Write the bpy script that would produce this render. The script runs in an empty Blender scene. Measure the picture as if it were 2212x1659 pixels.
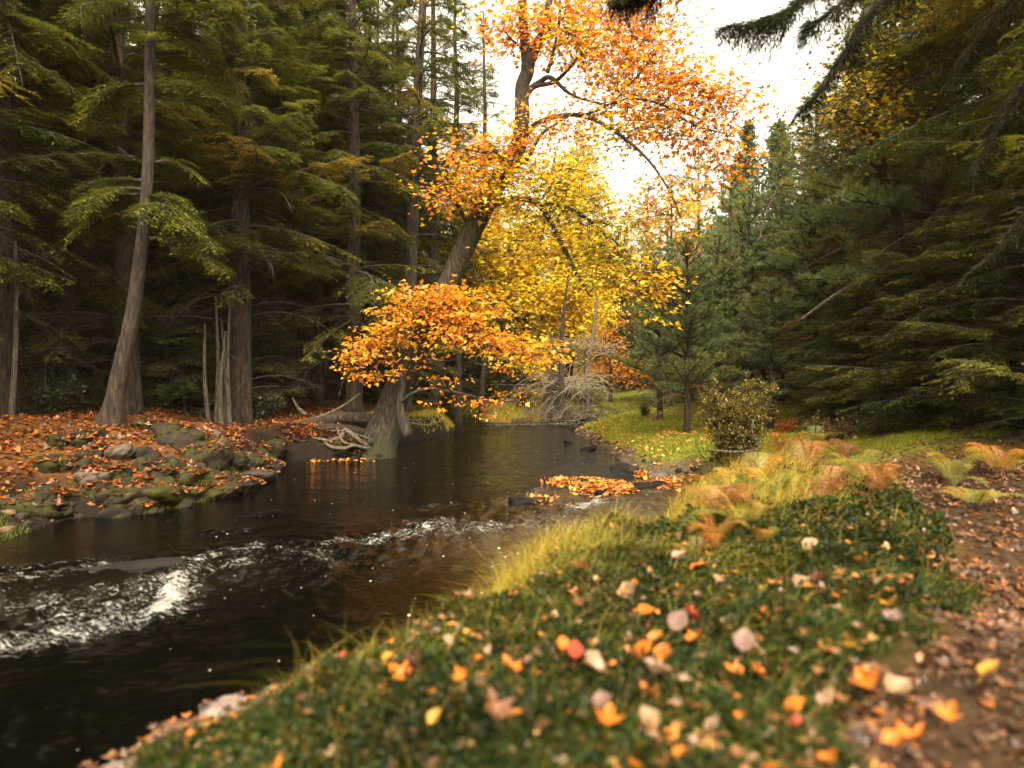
import bpy, math
import numpy as np

# ------------------------------------------------------------------ camera, sky, sun, exposure
SC = bpy.context.scene
COL = SC.collection
CAM_Z = 1.7
F = 1475.0            # focal length in pixels of a 2212 px wide print
cam_d = bpy.data.cameras.new('camera')
cam = bpy.data.objects.new('camera', cam_d); COL.objects.link(cam)
cam.location = (0, 0, CAM_Z)
cam.rotation_euler = (math.radians(90), 0, 0)
cam_d.sensor_width = 36.0
cam_d.lens = 36.0 * F / 2212.0
cam_d.shift_y = -14.5 / 2212.0
cam_d.clip_start = 0.05
cam_d.clip_end = 2000
cam_d.dof.use_dof = True
cam_d.dof.focus_distance = 13.0
cam_d.dof.aperture_fstop = 1.0
SC.camera = cam

SUN_EL, SUN_AZ = math.radians(50), math.radians(174)      # azimuth: clockwise from +Y (the view direction)
w = bpy.data.worlds.new('World'); SC.world = w; w.use_nodes = True
nt = w.node_tree; nt.nodes.clear()
sky = nt.nodes.new('ShaderNodeTexSky'); sky.sky_type = 'NISHITA'; sky.sun_disc = False
sky.sun_elevation = SUN_EL; sky.sun_rotation = SUN_AZ
sky.air_density = 1.0; sky.dust_density = 5.0; sky.ozone_density = 0.3
hs = nt.nodes.new('ShaderNodeHueSaturation'); hs.inputs['Saturation'].default_value = 0.05
mx = nt.nodes.new('ShaderNodeMix'); mx.data_type = 'RGBA'; mx.blend_type = 'MULTIPLY'
mx.inputs[0].default_value = 1.0; mx.inputs[7].default_value = (1.0, 0.94, 0.76, 1)
bg = nt.nodes.new('ShaderNodeBackground'); bg.inputs['Strength'].default_value = 0.15
out = nt.nodes.new('ShaderNodeOutputWorld')
L = nt.links.new
L(sky.outputs[0], hs.inputs['Color']); L(hs.outputs[0], mx.inputs[6]); L(mx.outputs[2], bg.inputs['Color']); L(bg.outputs[0], out.inputs['Surface'])

sd = bpy.data.lights.new('sun', 'SUN'); sd.energy = 1.2; sd.angle = math.radians(30); sd.color = (1.0, 0.9, 0.74)
sun = bpy.data.objects.new('sun', sd); COL.objects.link(sun)
sun.rotation_euler = (math.radians(90) - SUN_EL, 0, math.pi - SUN_AZ)
sun.location = (0, 0, 30)

SC.view_settings.view_transform = 'Standard'; SC.view_settings.look = 'None'
SC.view_settings.exposure = 2.2; SC.view_settings.gamma = 1.0
cy = SC.cycles
cy.max_bounces = 7; cy.diffuse_bounces = 4; cy.glossy_bounces = 3; cy.transmission_bounces = 4
cy.volume_bounces = 1; cy.transparent_max_bounces = 4
cy.caustics_reflective = False; cy.caustics_refractive = False
cy.use_denoising = True
cy.sample_clamp_indirect = 6.0

# ------------------------------------------------------------------ helpers
RNG = np.random.default_rng(7)
def rs(seed): return np.random.default_rng(seed)

def P(u, v, Y):
    """a point of the place: a direction of the survey print and its distance along the stream"""
    return np.array([(u - 1106.0) / F * Y, Y, CAM_Z - (v - 815.0) / F * Y])

def hash2(ix, iy, s):
    h = np.sin(ix * 127.1 + iy * 311.7 + s * 74.7) * 43758.5453
    return h - np.floor(h)
def vnoise(x, y, s=0):
    ix, iy = np.floor(x), np.floor(y); fx, fy = x - ix, y - iy
    fx = fx * fx * (3 - 2 * fx); fy = fy * fy * (3 - 2 * fy)
    a = hash2(ix, iy, s); b = hash2(ix + 1, iy, s); c = hash2(ix, iy + 1, s); d = hash2(ix + 1, iy + 1, s)
    return a + (b - a) * fx + (c - a) * fy + (a - b - c + d) * fx * fy
def fbm(x, y, s=0, o=4):
    t = 0; am = .5; tot = 0
    for i in range(o):
        t = t + am * vnoise(x * 2 ** i, y * 2 ** i, s + i * 13); tot += am; am *= .5
    return t / tot
def sstep(a, b, x):
    t = np.clip((x - a) / (b - a), 0, 1); return t * t * (3 - 2 * t)
def norm(v): return v / np.maximum(np.linalg.norm(v, axis=-1, keepdims=True), 1e-9)

def mesh(name, V, faces, col=None, smooth=False, attrs=None):
    """faces: list of (n,k) int arrays"""
    me = bpy.data.meshes.new(name)
    V = np.ascontiguousarray(V, dtype=np.float32).reshape(-1, 3)
    me.vertices.add(len(V)); me.vertices.foreach_set('co', V.ravel())
    faces = [np.asarray(f, dtype=np.int32) for f in faces if len(f)]
    nl = sum(f.size for f in faces); nf = sum(len(f) for f in faces)
    me.loops.add(nl); me.polygons.add(nf)
    me.loops.foreach_set('vertex_index', np.concatenate([f.ravel() for f in faces]))
    tot = np.concatenate([np.full(len(f), f.shape[1], dtype=np.int32) for f in faces])
    st = np.concatenate([[0], np.cumsum(tot)[:-1]]).astype(np.int32)
    me.polygons.foreach_set('loop_start', st); me.polygons.foreach_set('loop_total', tot)
    me.polygons.foreach_set('use_smooth', np.full(nf, bool(smooth)))
    if col is not None:
        c = np.ones((len(V), 4), dtype=np.float32); c[:, :3] = np.clip(col, 0, 1)
        a = me.color_attributes.new('col', 'FLOAT_COLOR', 'POINT'); a.data.foreach_set('color', c.ravel())
    for k, arr in (attrs or {}).items():
        a = me.attributes.new(k, 'FLOAT', 'POINT'); a.data.foreach_set('value', np.ascontiguousarray(arr, dtype=np.float32))
    me.update(calc_edges=True)
    return me

def obj(name, me, mat=None, parent=None, **props):
    o = bpy.data.objects.new(name, me); COL.objects.link(o)
    if mat is not None and me is not None and not me.materials: me.materials.append(mat)
    if parent is not None: o.parent = parent
    for k, v in props.items(): o[k] = v
    return o
def thing(name, label, cat, loc=(0, 0, 0), rotz=0, scale=1, group=None):
    o = bpy.data.objects.new(name, None); COL.objects.link(o)
    o.location = tuple(float(a) for a in loc); o.rotation_euler = (0, 0, rotz); o.scale = (scale,) * 3
    o['label'] = label; o['category'] = cat
    if group: o['group'] = group
    return o
def dup(root, label, loc, rotz, scale, tilt=(0, 0), group=None):
    r = root.copy(); COL.objects.link(r); r.location = tuple(float(a) for a in loc)
    r.rotation_euler = (tilt[0], tilt[1], rotz); r.scale = scale if hasattr(scale, '__len__') else (scale,) * 3
    r['label'] = label
    if group: r['group'] = group
    for ch in root.children:
        c = ch.copy(); COL.objects.link(c); c.parent = r
    return r

class Soup:
    """collects geometry for ONE mesh"""
    def __init__(s): s.V = []; s.Fc = {}; s.C = []; s.n = 0
    def add(s, V, fs, col):
        V = np.asarray(V).reshape(-1, 3); 
        for f in fs:
            f = np.asarray(f)
            if len(f): s.Fc.setdefault(f.shape[1], []).append(f + s.n)
        s.V.append(V); c = np.empty((len(V), 3)); c[:] = col; s.C.append(c); s.n += len(V)
    def mesh(s, name, smooth=False):
        return mesh(name, np.concatenate(s.V), [np.concatenate(a) for a in s.Fc.values()], np.concatenate(s.C), smooth)

def tubes(Pt, R, sides=5, cap=False):
    """Pt (N,K,3), R (N,K) -> V, [quads]"""
    Pt = np.asarray(Pt, float); R = np.asarray(R, float)
    if Pt.ndim == 2: Pt = Pt[None]; R = R[None]
    N, K, _ = Pt.shape
    T = np.empty_like(Pt); T[:, 1:-1] = Pt[:, 2:] - Pt[:, :-2]; T[:, 0] = Pt[:, 1] - Pt[:, 0]; T[:, -1] = Pt[:, -1] - Pt[:, -2]
    T = norm(T); m = norm(T.mean(1))
    ref = np.where(np.abs(m[:, 2:3]) > .75, np.array([[1., 0.05, 0]]), np.array([[0.02, 0.03, 1.]]))[:, None, :]
    A = norm(np.cross(T, ref)); B = np.cross(A, T)
    a = np.arange(sides) * 2 * math.pi / sides
    V = Pt[:, :, None] + R[:, :, None, None] * (A[:, :, None] * np.cos(a)[None, None, :, None] + B[:, :, None] * np.sin(a)[None, None, :, None])
    i = np.arange(N * K * sides).reshape(N, K, sides)
    j = np.roll(i, -1, 2)
    q = np.stack([i[:, :-1], j[:, :-1], j[:, 1:], i[:, 1:]], -1).reshape(-1, 4)
    fs = [q]
    if cap: fs.append(i[:, -1].reshape(-1, sides)); fs.append(i[:, 0, ::-1].reshape(-1, sides))
    return V.reshape(-1, 3), fs

def resample(pts, n):
    """smooth (Catmull-Rom) curve through pts; columns beyond the third ride along"""
    p = np.asarray(pts, float); m = len(p)
    q = np.vstack([2 * p[0] - p[1], p, 2 * p[-1] - p[-2]])
    t = np.linspace(0, m - 1 - 1e-6, n); i = t.astype(int); f = (t - i)[:, None]
    a, b, c, d = q[i], q[i + 1], q[i + 2], q[i + 3]
    return .5 * ((2 * b) + (-a + c) * f + (2 * a - 5 * b + 4 * c - d) * f ** 2 + (-a + 3 * b - 3 * c + d) * f ** 3)

def bark_tube(pts4, n=60, sides=20, rough=.07, flare=0, seed=1):
    """pts4: (x,y,z,r); a trunk with furrows, bumps and root flare"""
    c = resample(pts4, n); V, fs = tubes(c[:, :3], c[:, 3], sides, True)
    V = V.reshape(n, sides, 3); ctr = c[:, None, :3]; d = V - ctr
    s = np.cumsum(np.r_[0, np.linalg.norm(np.diff(c[:, :3], axis=0), axis=1)])[:, None]
    a = np.arange(sides)[None] / sides * 2 * math.pi
    k = 1 + rough * 2 * (fbm(np.cos(a) * 2.2 + 5 + 0 * s, np.sin(a) * 2.2 + s * .8, seed) - .5) + rough * 1.2 * (vnoise(np.cos(a) * 5 + 9 + s * 1.5, np.sin(a) * 5 + s * 3, seed + 5) - .5)
    if flare:
        k = k + flare * 1.3 * np.exp(-s / .30) * (.55 + .45 * np.sin(a * 5 + seed)) 
    return (ctr + d * k[:, :, None]).reshape(-1, 3), fs

TEMPL = {
    'tri': np.array([[-.5, 0], [.5, 0], [0, 1]]),
    'dia': np.array([[0, 0], [.5, .45], [0, 1], [-.5, .45]]),
    'oval': np.array([[0, 0], [.28, .12], [.42, .42], [.28, .75], [0, 1], [-.28, .75], [-.42, .42], [-.28, .12]]),
    'lobe3': np.array([[0, 0], [.35, .1], [.5, .45], [.2, .5], [0, 1], [-.2, .5], [-.5, .45], [-.35, .1]]),
    'maple': np.array([[0, 0], [.22, -.06], [.42, .05], [.38, .2], [.62, .42], [.4, .44], [.3, .52], [.18, .5], [.22, .72], [0, 1.05],
                       [-.22, .72], [-.18, .5], [-.3, .52], [-.4, .44], [-.62, .42], [-.38, .2], [-.42, .05], [-.22, -.06]]),
}
def leaves(Pc, D, Nn, size, kind, aspect=1.0, fold=.12, curl=0.0):
    """Pc (n,3) bases, D (n,3) lengthwise, Nn (n,3) normals -> V, [ngons], K"""
    t = TEMPL[kind]; K = len(t); n = len(Pc)
    D = norm(D); S = norm(np.cross(D, Nn)); U = np.cross(S, D)
    size = np.broadcast_to(np.asarray(size, float), (n,))[:, None, None]; aspect = np.broadcast_to(np.asarray(aspect, float), (n,))[:, None, None]
    curl = np.broadcast_to(np.asarray(curl, float), (n,))[:, None, None]
    x = t[None, :, 0:1]; y = t[None, :, 1:2]
    V = Pc[:, None] + size * (S[:, None] * x * aspect + D[:, None] * y + U[:, None] * (np.abs(x) * fold * 2 + curl * (y - .4) ** 2))
    return V.reshape(-1, 3), [np.arange(n * K).reshape(n, K)], K

def fan_leaves(Pc, D, Nn, size, aspect, fold, curl):
    """near leaves, with a midrib so they fold and curl as surfaces"""
    t = TEMPL['maple']; n = len(Pc)
    right = list(range(0, 10)); left = [0] + list(range(17, 9, -1)) + [9]
    pts = [(0, 0), (0, .3), (0, .62), (0, 1.05)]
    return leaves(Pc, D, Nn, size, 'maple', aspect, fold, curl)

def pick(rng, pal, n):
    """palette rows (r,g,b,weight) -> n colours with a little variation"""
    pal = np.array(pal, float); p = pal[:, 3] / pal[:, 3].sum()
    c = pal[rng.choice(len(pal), n, p=p), :3]
    return c * (0.8 + .4 * rng.random((n, 1))) * (1 + .10 * (rng.random((n, 3)) - .5))

# ------------------------------------------------------------------ materials
def newmat(name):
    m = bpy.data.materials.new(name); m.use_nodes = True; nt = m.node_tree; nt.nodes.clear()
    o = nt.nodes.new('ShaderNodeOutputMaterial'); return m, nt, o, nt.links.new
def noise(nt, scale, detail=4, rough=.6, vec=None):
    n = nt.nodes.new('ShaderNodeTexNoise'); n.inputs['Scale'].default_value = scale; n.inputs['Detail'].default_value = detail
    n.inputs['Roughness'].default_value = rough
    if vec is not None: nt.links.new(vec, n.inputs['Vector'])
    return n
def ramp(nt, fac, stops):
    r = nt.nodes.new('ShaderNodeValToRGB'); e = r.color_ramp.elements
    while len(e) > 1: e.remove(e[-1])
    e[0].position, e[0].color = stops[0][0], (*stops[0][1], 1)
    for p, c in stops[1:]:
        k = e.new(p); k.color = (*c, 1)
    nt.links.new(fac, r.inputs[0]); return r
def math_(nt, op, a, b=None, clamp=False):
    n = nt.nodes.new('ShaderNodeMath'); n.operation = op; n.use_clamp = clamp
    for i, x in enumerate((a, b)):
        if x is None: continue
        if isinstance(x, (int, float)): n.inputs[i].default_value = x
        else: nt.links.new(x, n.inputs[i])
    return n.outputs[0]
def mixc(nt, fac, a, b, mode='MIX'):
    n = nt.nodes.new('ShaderNodeMix'); n.data_type = 'RGBA'; n.blend_type = mode
    for s, x in ((0, fac), (6, a), (7, b)):
        if isinstance(x, (int, float)): n.inputs[s].default_value = x
        elif isinstance(x, tuple): n.inputs[s].default_value = (*x, 1)
        else: nt.links.new(x, n.inputs[s])
    return n.outputs[2]

def leafmat(name, trans=.55, gloss=.04, nscale=40):
    m, nt, o, L = newmat(name)
    a = nt.nodes.new('ShaderNodeAttribute'); a.attribute_name = 'col'
    n = noise(nt, nscale, 2); 
    c = mixc(nt, 1.0, a.outputs['Color'], ramp(nt, n.outputs[0], [(.3, (.7, .7, .7)), (.7, (1.15, 1.1, 1.05))]).outputs[0], 'MULTIPLY')
    d = nt.nodes.new('ShaderNodeBsdfDiffuse'); t = nt.nodes.new('ShaderNodeBsdfTranslucent'); g = nt.nodes.new('ShaderNodeBsdfGlossy')
    g.inputs['Roughness'].default_value = .45
    L(c, d.inputs[0]); L(c, t.inputs[0])
    m1 = nt.nodes.new('ShaderNodeMixShader'); m1.inputs[0].default_value = trans; L(d.outputs[0], m1.inputs[1]); L(t.outputs[0], m1.inputs[2])
    m2 = nt.nodes.new('ShaderNodeMixShader'); m2.inputs[0].default_value = gloss; L(m1.outputs[0], m2.inputs[1]); L(g.outputs[0], m2.inputs[2])
    L(m2.outputs[0], o.inputs['Surface']); return m
def barkmat(name, c1, c2, moss=0.0, vs=(9, 9, 1.6)):
    m, nt, o, L = newmat(name)
    tc = nt.nodes.new('ShaderNodeTexCoord'); mp = nt.nodes.new('ShaderNodeMapping'); mp.inputs['Scale'].default_value = vs
    L(tc.outputs['Object'], mp.inputs[0])
    n = noise(nt, 2.2, 8, .7, mp.outputs[0]); n2 = noise(nt, .9, 3, .5, tc.outputs['Object'])
    c = ramp(nt, n.outputs[0], [(.40, tuple(x * .2 for x in c1)), (.5, c1), (.62, c2)]).outputs[0]
    if moss:
        k = ramp(nt, n2.outputs[0], [(.55 - moss * .2, (0, 0, 0)), (.68 - moss * .1, (1, 1, 1))]).outputs[0]
        c = mixc(nt, math_(nt, 'MULTIPLY', k, .8), c, (.028, .032, .007))
    b = nt.nodes.new('ShaderNodeBsdfPrincipled'); b.inputs['Roughness'].default_value = .9
    bp = nt.nodes.new('ShaderNodeBump'); bp.inputs['Strength'].default_value = 1.0; bp.inputs['Distance'].default_value = .07
    L(n.outputs[0], bp.inputs['Height']); L(bp.outputs[0], b.inputs['Normal']); L(c, b.inputs['Base Color']); L(b.outputs[0], o.inputs['Surface'])
    return m
def colmat(name, rough=.9, nscale=14, bump=.5, spec=.3):
    m, nt, o, L = newmat(name)
    a = nt.nodes.new('ShaderNodeAttribute'); a.attribute_name = 'col'
    tc = nt.nodes.new('ShaderNodeTexCoord')
    n = noise(nt, nscale, 7, .65, tc.outputs['Object'])
    c = mixc(nt, 1.0, a.outputs['Color'], ramp(nt, n.outputs[0], [(.3, (.45, .45, .45)), (.7, (1.4, 1.4, 1.4))]).outputs[0], 'MULTIPLY')
    b = nt.nodes.new('ShaderNodeBsdfPrincipled'); b.inputs['Roughness'].default_value = rough; b.inputs['Specular IOR Level'].default_value = spec
    bp = nt.nodes.new('ShaderNodeBump'); bp.inputs['Strength'].default_value = bump; bp.inputs['Distance'].default_value = .03
    L(n.outputs[0], bp.inputs['Height']); L(bp.outputs[0], b.inputs['Normal']); L(c, b.inputs['Base Color']); L(b.outputs[0], o.inputs['Surface'])
    return m
M_LEAF = leafmat('leaf'); M_NEEDLE = leafmat('needle', .35, .02, 3); M_GRASS = leafmat('grass_blade', .4, .012, 8)
M_LITTER = leafmat('dry_leaf', .15, .05, 60)
M_BARK = barkmat('conifer_bark', (.026, .0145, .007), (.068, .040, .018))
M_MAPLE = barkmat('maple_bark', (.036, .025, .014), (.105, .074, .040), .45, (12, 12, 2.5))
M_TWIG = barkmat('twig_bark', (.035, .025, .017), (.08, .058, .038))
M_RUST = barkmat('rusty_twig', (.18, .075, .045), (.32, .15, .09))
M_POLE = barkmat('weathered_pole', (.10, .075, .05), (.2, .155, .11), 0, (22, 22, 2))
M_VINE = barkmat('pale_vine_bark', (.26, .20, .13), (.42, .34, .24), 0, (9, 9, 9))
M_DEAD = barkmat('dead_wood', (.12, .088, .058), (.24, .18, .12), 0, (14, 14, 14))
M_GROUND = colmat('ground_surface', .95, 22, .8, .1)
M_ROCK = colmat('stone_surface', .85, 9, 1.0, .15)
# ------------------------------------------------------------------ the ground
def G0(u, v):            # direction of the print -> point of the water level
    Y = CAM_Z * F / (v - 815.0); return ((u - 1106.0) / F * Y, Y)
def G3(u, v, z=.24):
    Y = (CAM_Z - z) * F / (v - 815.0); return ((u - 1106.0) / F * Y, Y)
CH = [(-4.5, -6), (-2.9, 0), (-2.1, 1.9), G3(180, 1640), G3(390, 1560), G3(590, 1470), G3(740, 1462), G3(900, 1395), G3(955, 1345), G3(1010, 1290), G3(1060, 1222),
      G3(1200, 1196), G3(1320, 1203), G3(1390, 1162), G0(1440, 1110), G0(1490, 1066), G0(1570, 1046), G0(1560, 1036), G0(1400, 1030), G0(1355, 1010), G0(1330, 990),
      G0(1260, 948), G0(1238, 928), G0(1310, 914.5), (6, 27.5), (10, 27), (16, 29), (16, 31), (9, 29.5), (5, 29.2), G0(1310, 908.5), G0(1180, 912), G0(1060, 914),
      G0(1020, 905), G0(960, 900), (-8, 33), (-8, 31), G0(930, 910), G0(985, 921), G0(970, 940), G0(860, 957), G0(830, 985), G0(780, 992), G0(600, 996), G0(575, 1025), G0(480, 1075),
      G0(330, 1112), G0(150, 1120), G0(0, 1172), (-5.9, 4.5), (-6.5, 0), (-8, -6)]
CH = np.array(CH)
def chan_dist(x, y):
    """signed distance to the water's edge, positive on land"""
    x = np.asarray(x, float); y = np.asarray(y, float); sh = x.shape; x = x.ravel(); y = y.ravel()
    A = CH; B = np.roll(CH, -1, 0); d = np.full(x.shape, 1e9); ins = np.zeros(x.shape, bool)
    for (ax, ay), (bx, by) in zip(A, B):
        ex, ey = bx - ax, by - ay; t = np.clip(((x - ax) * ex + (y - ay) * ey) / (ex * ex + ey * ey + 1e-12), 0, 1)
        d = np.minimum(d, np.hypot(x - ax - t * ex, y - ay - t * ey))
        c = (ay > y) != (by > y)
        if abs(by - ay) > 1e-12: ins ^= c & (x < (bx - ax) * (y - ay) / (by - ay) + ax)
    return np.where(ins, -d, d).reshape(sh)
HP = np.array([(0, 0, .7), (.5, 2, .74), (1.5, 2.5, .78), (0, 3, .72), (1, 4, .7), (1.6, 5.5, .62), (2.5, 7, .6), (3.2, 9, .5), (-1, 1, .6), (-1, 2.2, .5), (2.6, 3, .62), (3.6, 5, .7),
      (5.5, 8, .95), (9, 10, 1.6), (8, 5, 1.3), (5, 12, .6), (4, 14, .38), (3, 17, .33), (4, 22, .4), (6, 26, .5), (9, 20, .9), (12, 16, 1.7), (15, 25, 1.9), (5, 2, .9), (4, -3, .8),
      (-1, -3, .6), (10, 0, 1.5), (20, 10, 3), (20, 30, 3), (-5.7, 8, .42), (-6.5, 9, .75), (-8, 11, 1.0), (-8.2, 14, 1.0), (-12, 14, 1.45), (-12, 9, 1.3), (-16, 12, 2.0), (-20, 20, 3.2), (-5, 14, .7),
      (-4, 15.5, .72), (-5, 20, .95), (-3, 22, .6), (-2.4, 20, .58), (-8, 20, 1.2), (-8, 28, 1.5), (-3, 30, .6), (-15, 30, 2.5), (-7, 4, .8), (-8, 0, 1), (-10, -5, 1.3), (0, 28, .35), (0, 32, .5),
      (2, 30, .4), (0, 45, 1.2), (10, 35, 1.2), (0, 80, 4), (-30, 50, 6), (30, 50, 6), (45, 0, 6), (-45, 0, 6), (0, -45, 3), (0, 160, 9), (150, 60, 12), (-150, 60, 12), (6.5, 6, 1.0), (3.0, 1.5, .68)])
WP = np.array([(0, 1, .9), (-.6, 3, .9), (0, 4.3, 1.0), (1, 6, 1.1), (2, 9, 1.2), (3, 11, 1.2), (2.3, 13, 1.3), (2, 18, 1.6), (2, 23, 1.8), (4, 26, 1.2), (-5.5, 7, 1.7), (-5, 9, 1.9), (-4.4, 12, .9), (-3.5, 14.5, .45),
      (-2.5, 18, .35), (-2, 20, .45), (-1.5, 24, .9), (0, 28, 1.0), (-6, 3, 1.2), (-2.2, 2, .9)])
def path_edge(y): return np.interp(y, [-5, 1.78, 2.57, 3.9, 5.3, 6.4, 8, 11], [-.8, .84, 1.58, 2.57, 3.1, 3.25, 3.6, 4.2])
def idw(C, x, y, p=3.2):
    w = 0; s = 0
    for a, b, c in C:
        k = 1 / (((x - a) ** 2 + (y - b) ** 2) + .35) ** (p / 2); w = w + k; s = s + k * c
    return s / w
def height(x, y, d=None):
    x = np.asarray(x, float); y = np.asarray(y, float)
    if d is None: d = chan_dist(x, y)
    base = idw(HP, x, y); wd = idw(WP, x, y)
    base = base + (fbm(x * .9, y * .9, 3) - .5) * .22 * sstep(0, 2, d) + (fbm(x * 3.1, y * 3.1, 9) - .5) * .10 + (fbm(x * .15, y * .15, 4) - .5) * 1.6 * sstep(12, 30, np.hypot(x, y - 12))
    base = base + (fbm(x * 4.3 + 3, y * 4.3, 12, 2) - .5) * .26 * sstep(.2, .8, d) * (y < 9) * (x > -3) * (x < path_edge(y))
    edge = d + (fbm(x * 2.3, y * 2.3, 21) - .5) * .22
    up = np.clip(edge / wd, 0, 1); up = up ** .8 * (1 - .25 * up) / .75
    land = -.05 + (base + .05) * np.clip(up, 0, 1)
    bed = -.03 + np.maximum(edge, -1.2) * .42 + (fbm(x * 2.7, y * 2.7, 31) - .5) * .12
    return np.where(edge > 0, land, bed)
def hz(x, y): return float(height(np.array([x]), np.array([y]))[0])
def onground(u, Y, dz=0):
    x = (u - 1106.0) / F * Y; return np.array([x, Y, hz(x, Y) + dz])
def hit(u, v):
    """where a direction of the print meets the ground or water"""
    Y = np.arange(1.2, 60, .03); x = (u - 1106.0) / F * Y; z = CAM_Z - (v - 815.0) / F * Y
    h = np.maximum(height(x, Y), 0); k = np.argmax(h >= z)
    return np.array([x[k], Y[k], h[k]])

n = 520
s = np.linspace(-1, 1, n); b_ = 5.1
gx = 1.9 * np.sinh(b_ * s) + .5; gy = 5 + 1.9 * np.sinh(b_ * s)
X, Y = np.meshgrid(gx, gy); D = chan_dist(X, Y); Z = height(X, Y, D)
def ground_colour(X, Y, D, Z):
    n1 = fbm(X * 1.3, Y * 1.3, 50)[..., None]; n2 = fbm(X * 6, Y * 6, 60)[..., None]
    litter = np.array([.10, .036, .011]) * (.55 + .9 * n2) + np.array([.02, .02, .0]) * n1
    dirt = np.array([.038, .021, .010]) * (.6 + .8 * n2)
    grass = np.array([.12, .13, .016]) * (.6 + .8 * n2)
    moss = np.array([.022, .026, .006]) * (.6 + .8 * n2)
    mud = np.array([.009, .0065, .0045]) * (.6 + .8 * n2)
    gravel = np.array([.09, .06, .038]) * (.45 + 1.1 * n2)
    x = X[..., None]; y = Y[..., None]; d = D[..., None]
    c = litter
    mead = sstep(1.5, 2.2, x) * sstep(7, 8.5, y) * (1 - sstep(9.5, 12.5, x + (n1 - .5) * 4)) * (1 - sstep(30, 36, y))
    c = c + (grass - c) * mead
    pe = path_edge(y); near = sstep(-2.4, -1.8, x) * (1 - sstep(pe - .1, pe + .15, x + (n1 - .5) * .3)) * (1 - sstep(10, 11.5, y))
    near = np.where(y < 30, near, 0) * (x > -3)
    c = c + (moss - c) * near * .9
    path = sstep(pe - .1, pe + .15, x + (n1 - .5) * .3) * (1 - sstep(6.8, 8.2, y)) * (1 - sstep(3.6 + y * .4, 4.6 + y * .4, x))
    c = c + (dirt - c) * path
    far = sstep(24, 27, y) * (1 - sstep(40, 60, y)) * (1 - sstep(6, 14, np.abs(x)))
    c = c + (grass * .9 - c) * far * .8
    gb = sstep(1.0, 1.6, x) * sstep(10.5, 12, y) * (1 - sstep(24.5, 26, y)) * (1 - sstep(.25, .5, d + (n1 - .5) * .7))
    c = c + (gravel - c) * gb
    lb = (x < -1.2) * (1 - sstep(.5, 1.1, d + (n1 - .5) * .8)) * (y > 0)
    c = c + (mud * 1.2 - c) * lb * .97
    c = np.where(d < .02, mud, c)
    return c
GC = ground_colour(X, Y, D, Z)
i = np.arange(n * n).reshape(n, n)
q = np.stack([i[:-1, :-1], i[:-1, 1:], i[1:, 1:], i[1:, :-1]], -1).reshape(-1, 4)
ground = obj('ground', mesh('ground', np.stack([X, Y, Z], -1), [q], GC.reshape(-1, 3), True), M_GROUND, kind='structure')

# ------------------------------------------------------------------ the water
def seg_mask(x, y, segs, wk=1.0):
    m = np.zeros_like(x)
    for pts, wd, st in segs:
        for a, b in zip(pts[:-1], pts[1:]):
            ex, ey = b[0] - a[0], b[1] - a[1]; t = np.clip(((x - a[0]) * ex + (y - a[1]) * ey) / (ex * ex + ey * ey + 1e-9), 0, 1)
            d = np.hypot(x - a[0] - t * ex, y - a[1] - t * ey); m = np.maximum(m, st * np.exp(-(d / (wd * wk)) ** 2))
    return m
g = G0
FOAM = [([g(-60, 1405), g(100, 1372), g(250, 1345), g(330, 1328), g(368, 1300), g(385, 1255)], .14, 1.0),
        ([g(330, 1328), g(368, 1298), g(372, 1268)], .09, 1.5),
        ([g(-60, 1275), g(0, 1262), g(120, 1238), g(260, 1222), g(400, 1212), g(470, 1196), g(560, 1182)], .16, .85),
        ([g(0, 1315), g(200, 1290), g(330, 1262)], .2, .6), ([g(100, 1345), g(300, 1308)], .16, .7), ([g(-40, 1235), g(110, 1222), g(230, 1212)], .1, .7), ([g(450, 1155), g(520, 1150)], .1, .7), ([g(560, 1112), g(610, 1108)], .12, .6), ([g(930, 1098), g(1010, 1092)], .14, .7), ([g(380, 1240), g(520, 1215)], .14, .7),
        ([g(560, 1182), g(640, 1195), g(690, 1190)], .14, .6), ([g(710, 1180), g(745, 1163)], .10, .8), ([g(600, 1170), g(720, 1215)], .15, .45),
        ([g(825, 1162), g(900, 1145), g(975, 1122)], .16, .85), ([g(900, 1140), g(1000, 1142), g(1110, 1138)], .22, .7),
        ([g(860, 1128), g(980, 1118)], .12, .6), ([g(1085, 1082), g(1130, 1088), g(1190, 1086)], .14, .6),
        ([g(1238, 1102), g(1262, 1094), g(1295, 1084)], .13, 1.15), ([g(1150, 1070), g(1240, 1052), g(1300, 1050)], .16, .6),
        ([g(1345, 1052), g(1420, 1062)], .13, .8), ([g(1180, 1120), g(1290, 1150)], .4, .45), ([g(1300, 1080), g(1420, 1095)], .25, .5),
        ([g(1080, 918), g(1200, 916), g(1310, 914)], .6, .75), ([g(980, 935), g(1180, 925)], .8, .35),
        ([g(718, 1477), g(780, 1460), g(842, 1444)], .03, 1.2), ([g(900, 1404), g(925, 1375), g(935, 1366)], .045, 1.5), ([g(842, 1444), g(905, 1400)], .02, .9)]
RIP = [([g(-60, 1330), g(200, 1300), g(450, 1250), g(650, 1220), g(900, 1170), g(1100, 1140), g(1300, 1110)], .9, 1.0),
       ([g(1150, 1075), g(1420, 1085)], .7, .8), ([g(1100, 918), g(1310, 914)], 1.3, 1.0), ([g(250, 1560), g(800, 1330)], .8, .22), ([g(900, 960), g(1250, 1000)], 2.5, .12), ([g(1200, 940), g(1260, 985), g(1330, 1035)], 1.0, .3)]
ny, nx = 640, 420
ty = np.linspace(0, 1, ny); wy = -5 + 0 * ty
wy = np.where(ty < .06, -6 + ty / .06 * 7.5, 1.5 + 36 * ((ty - .06) / .94) ** 2.3)
tx = np.linspace(0, 1, nx)
WX = []; 
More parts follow.
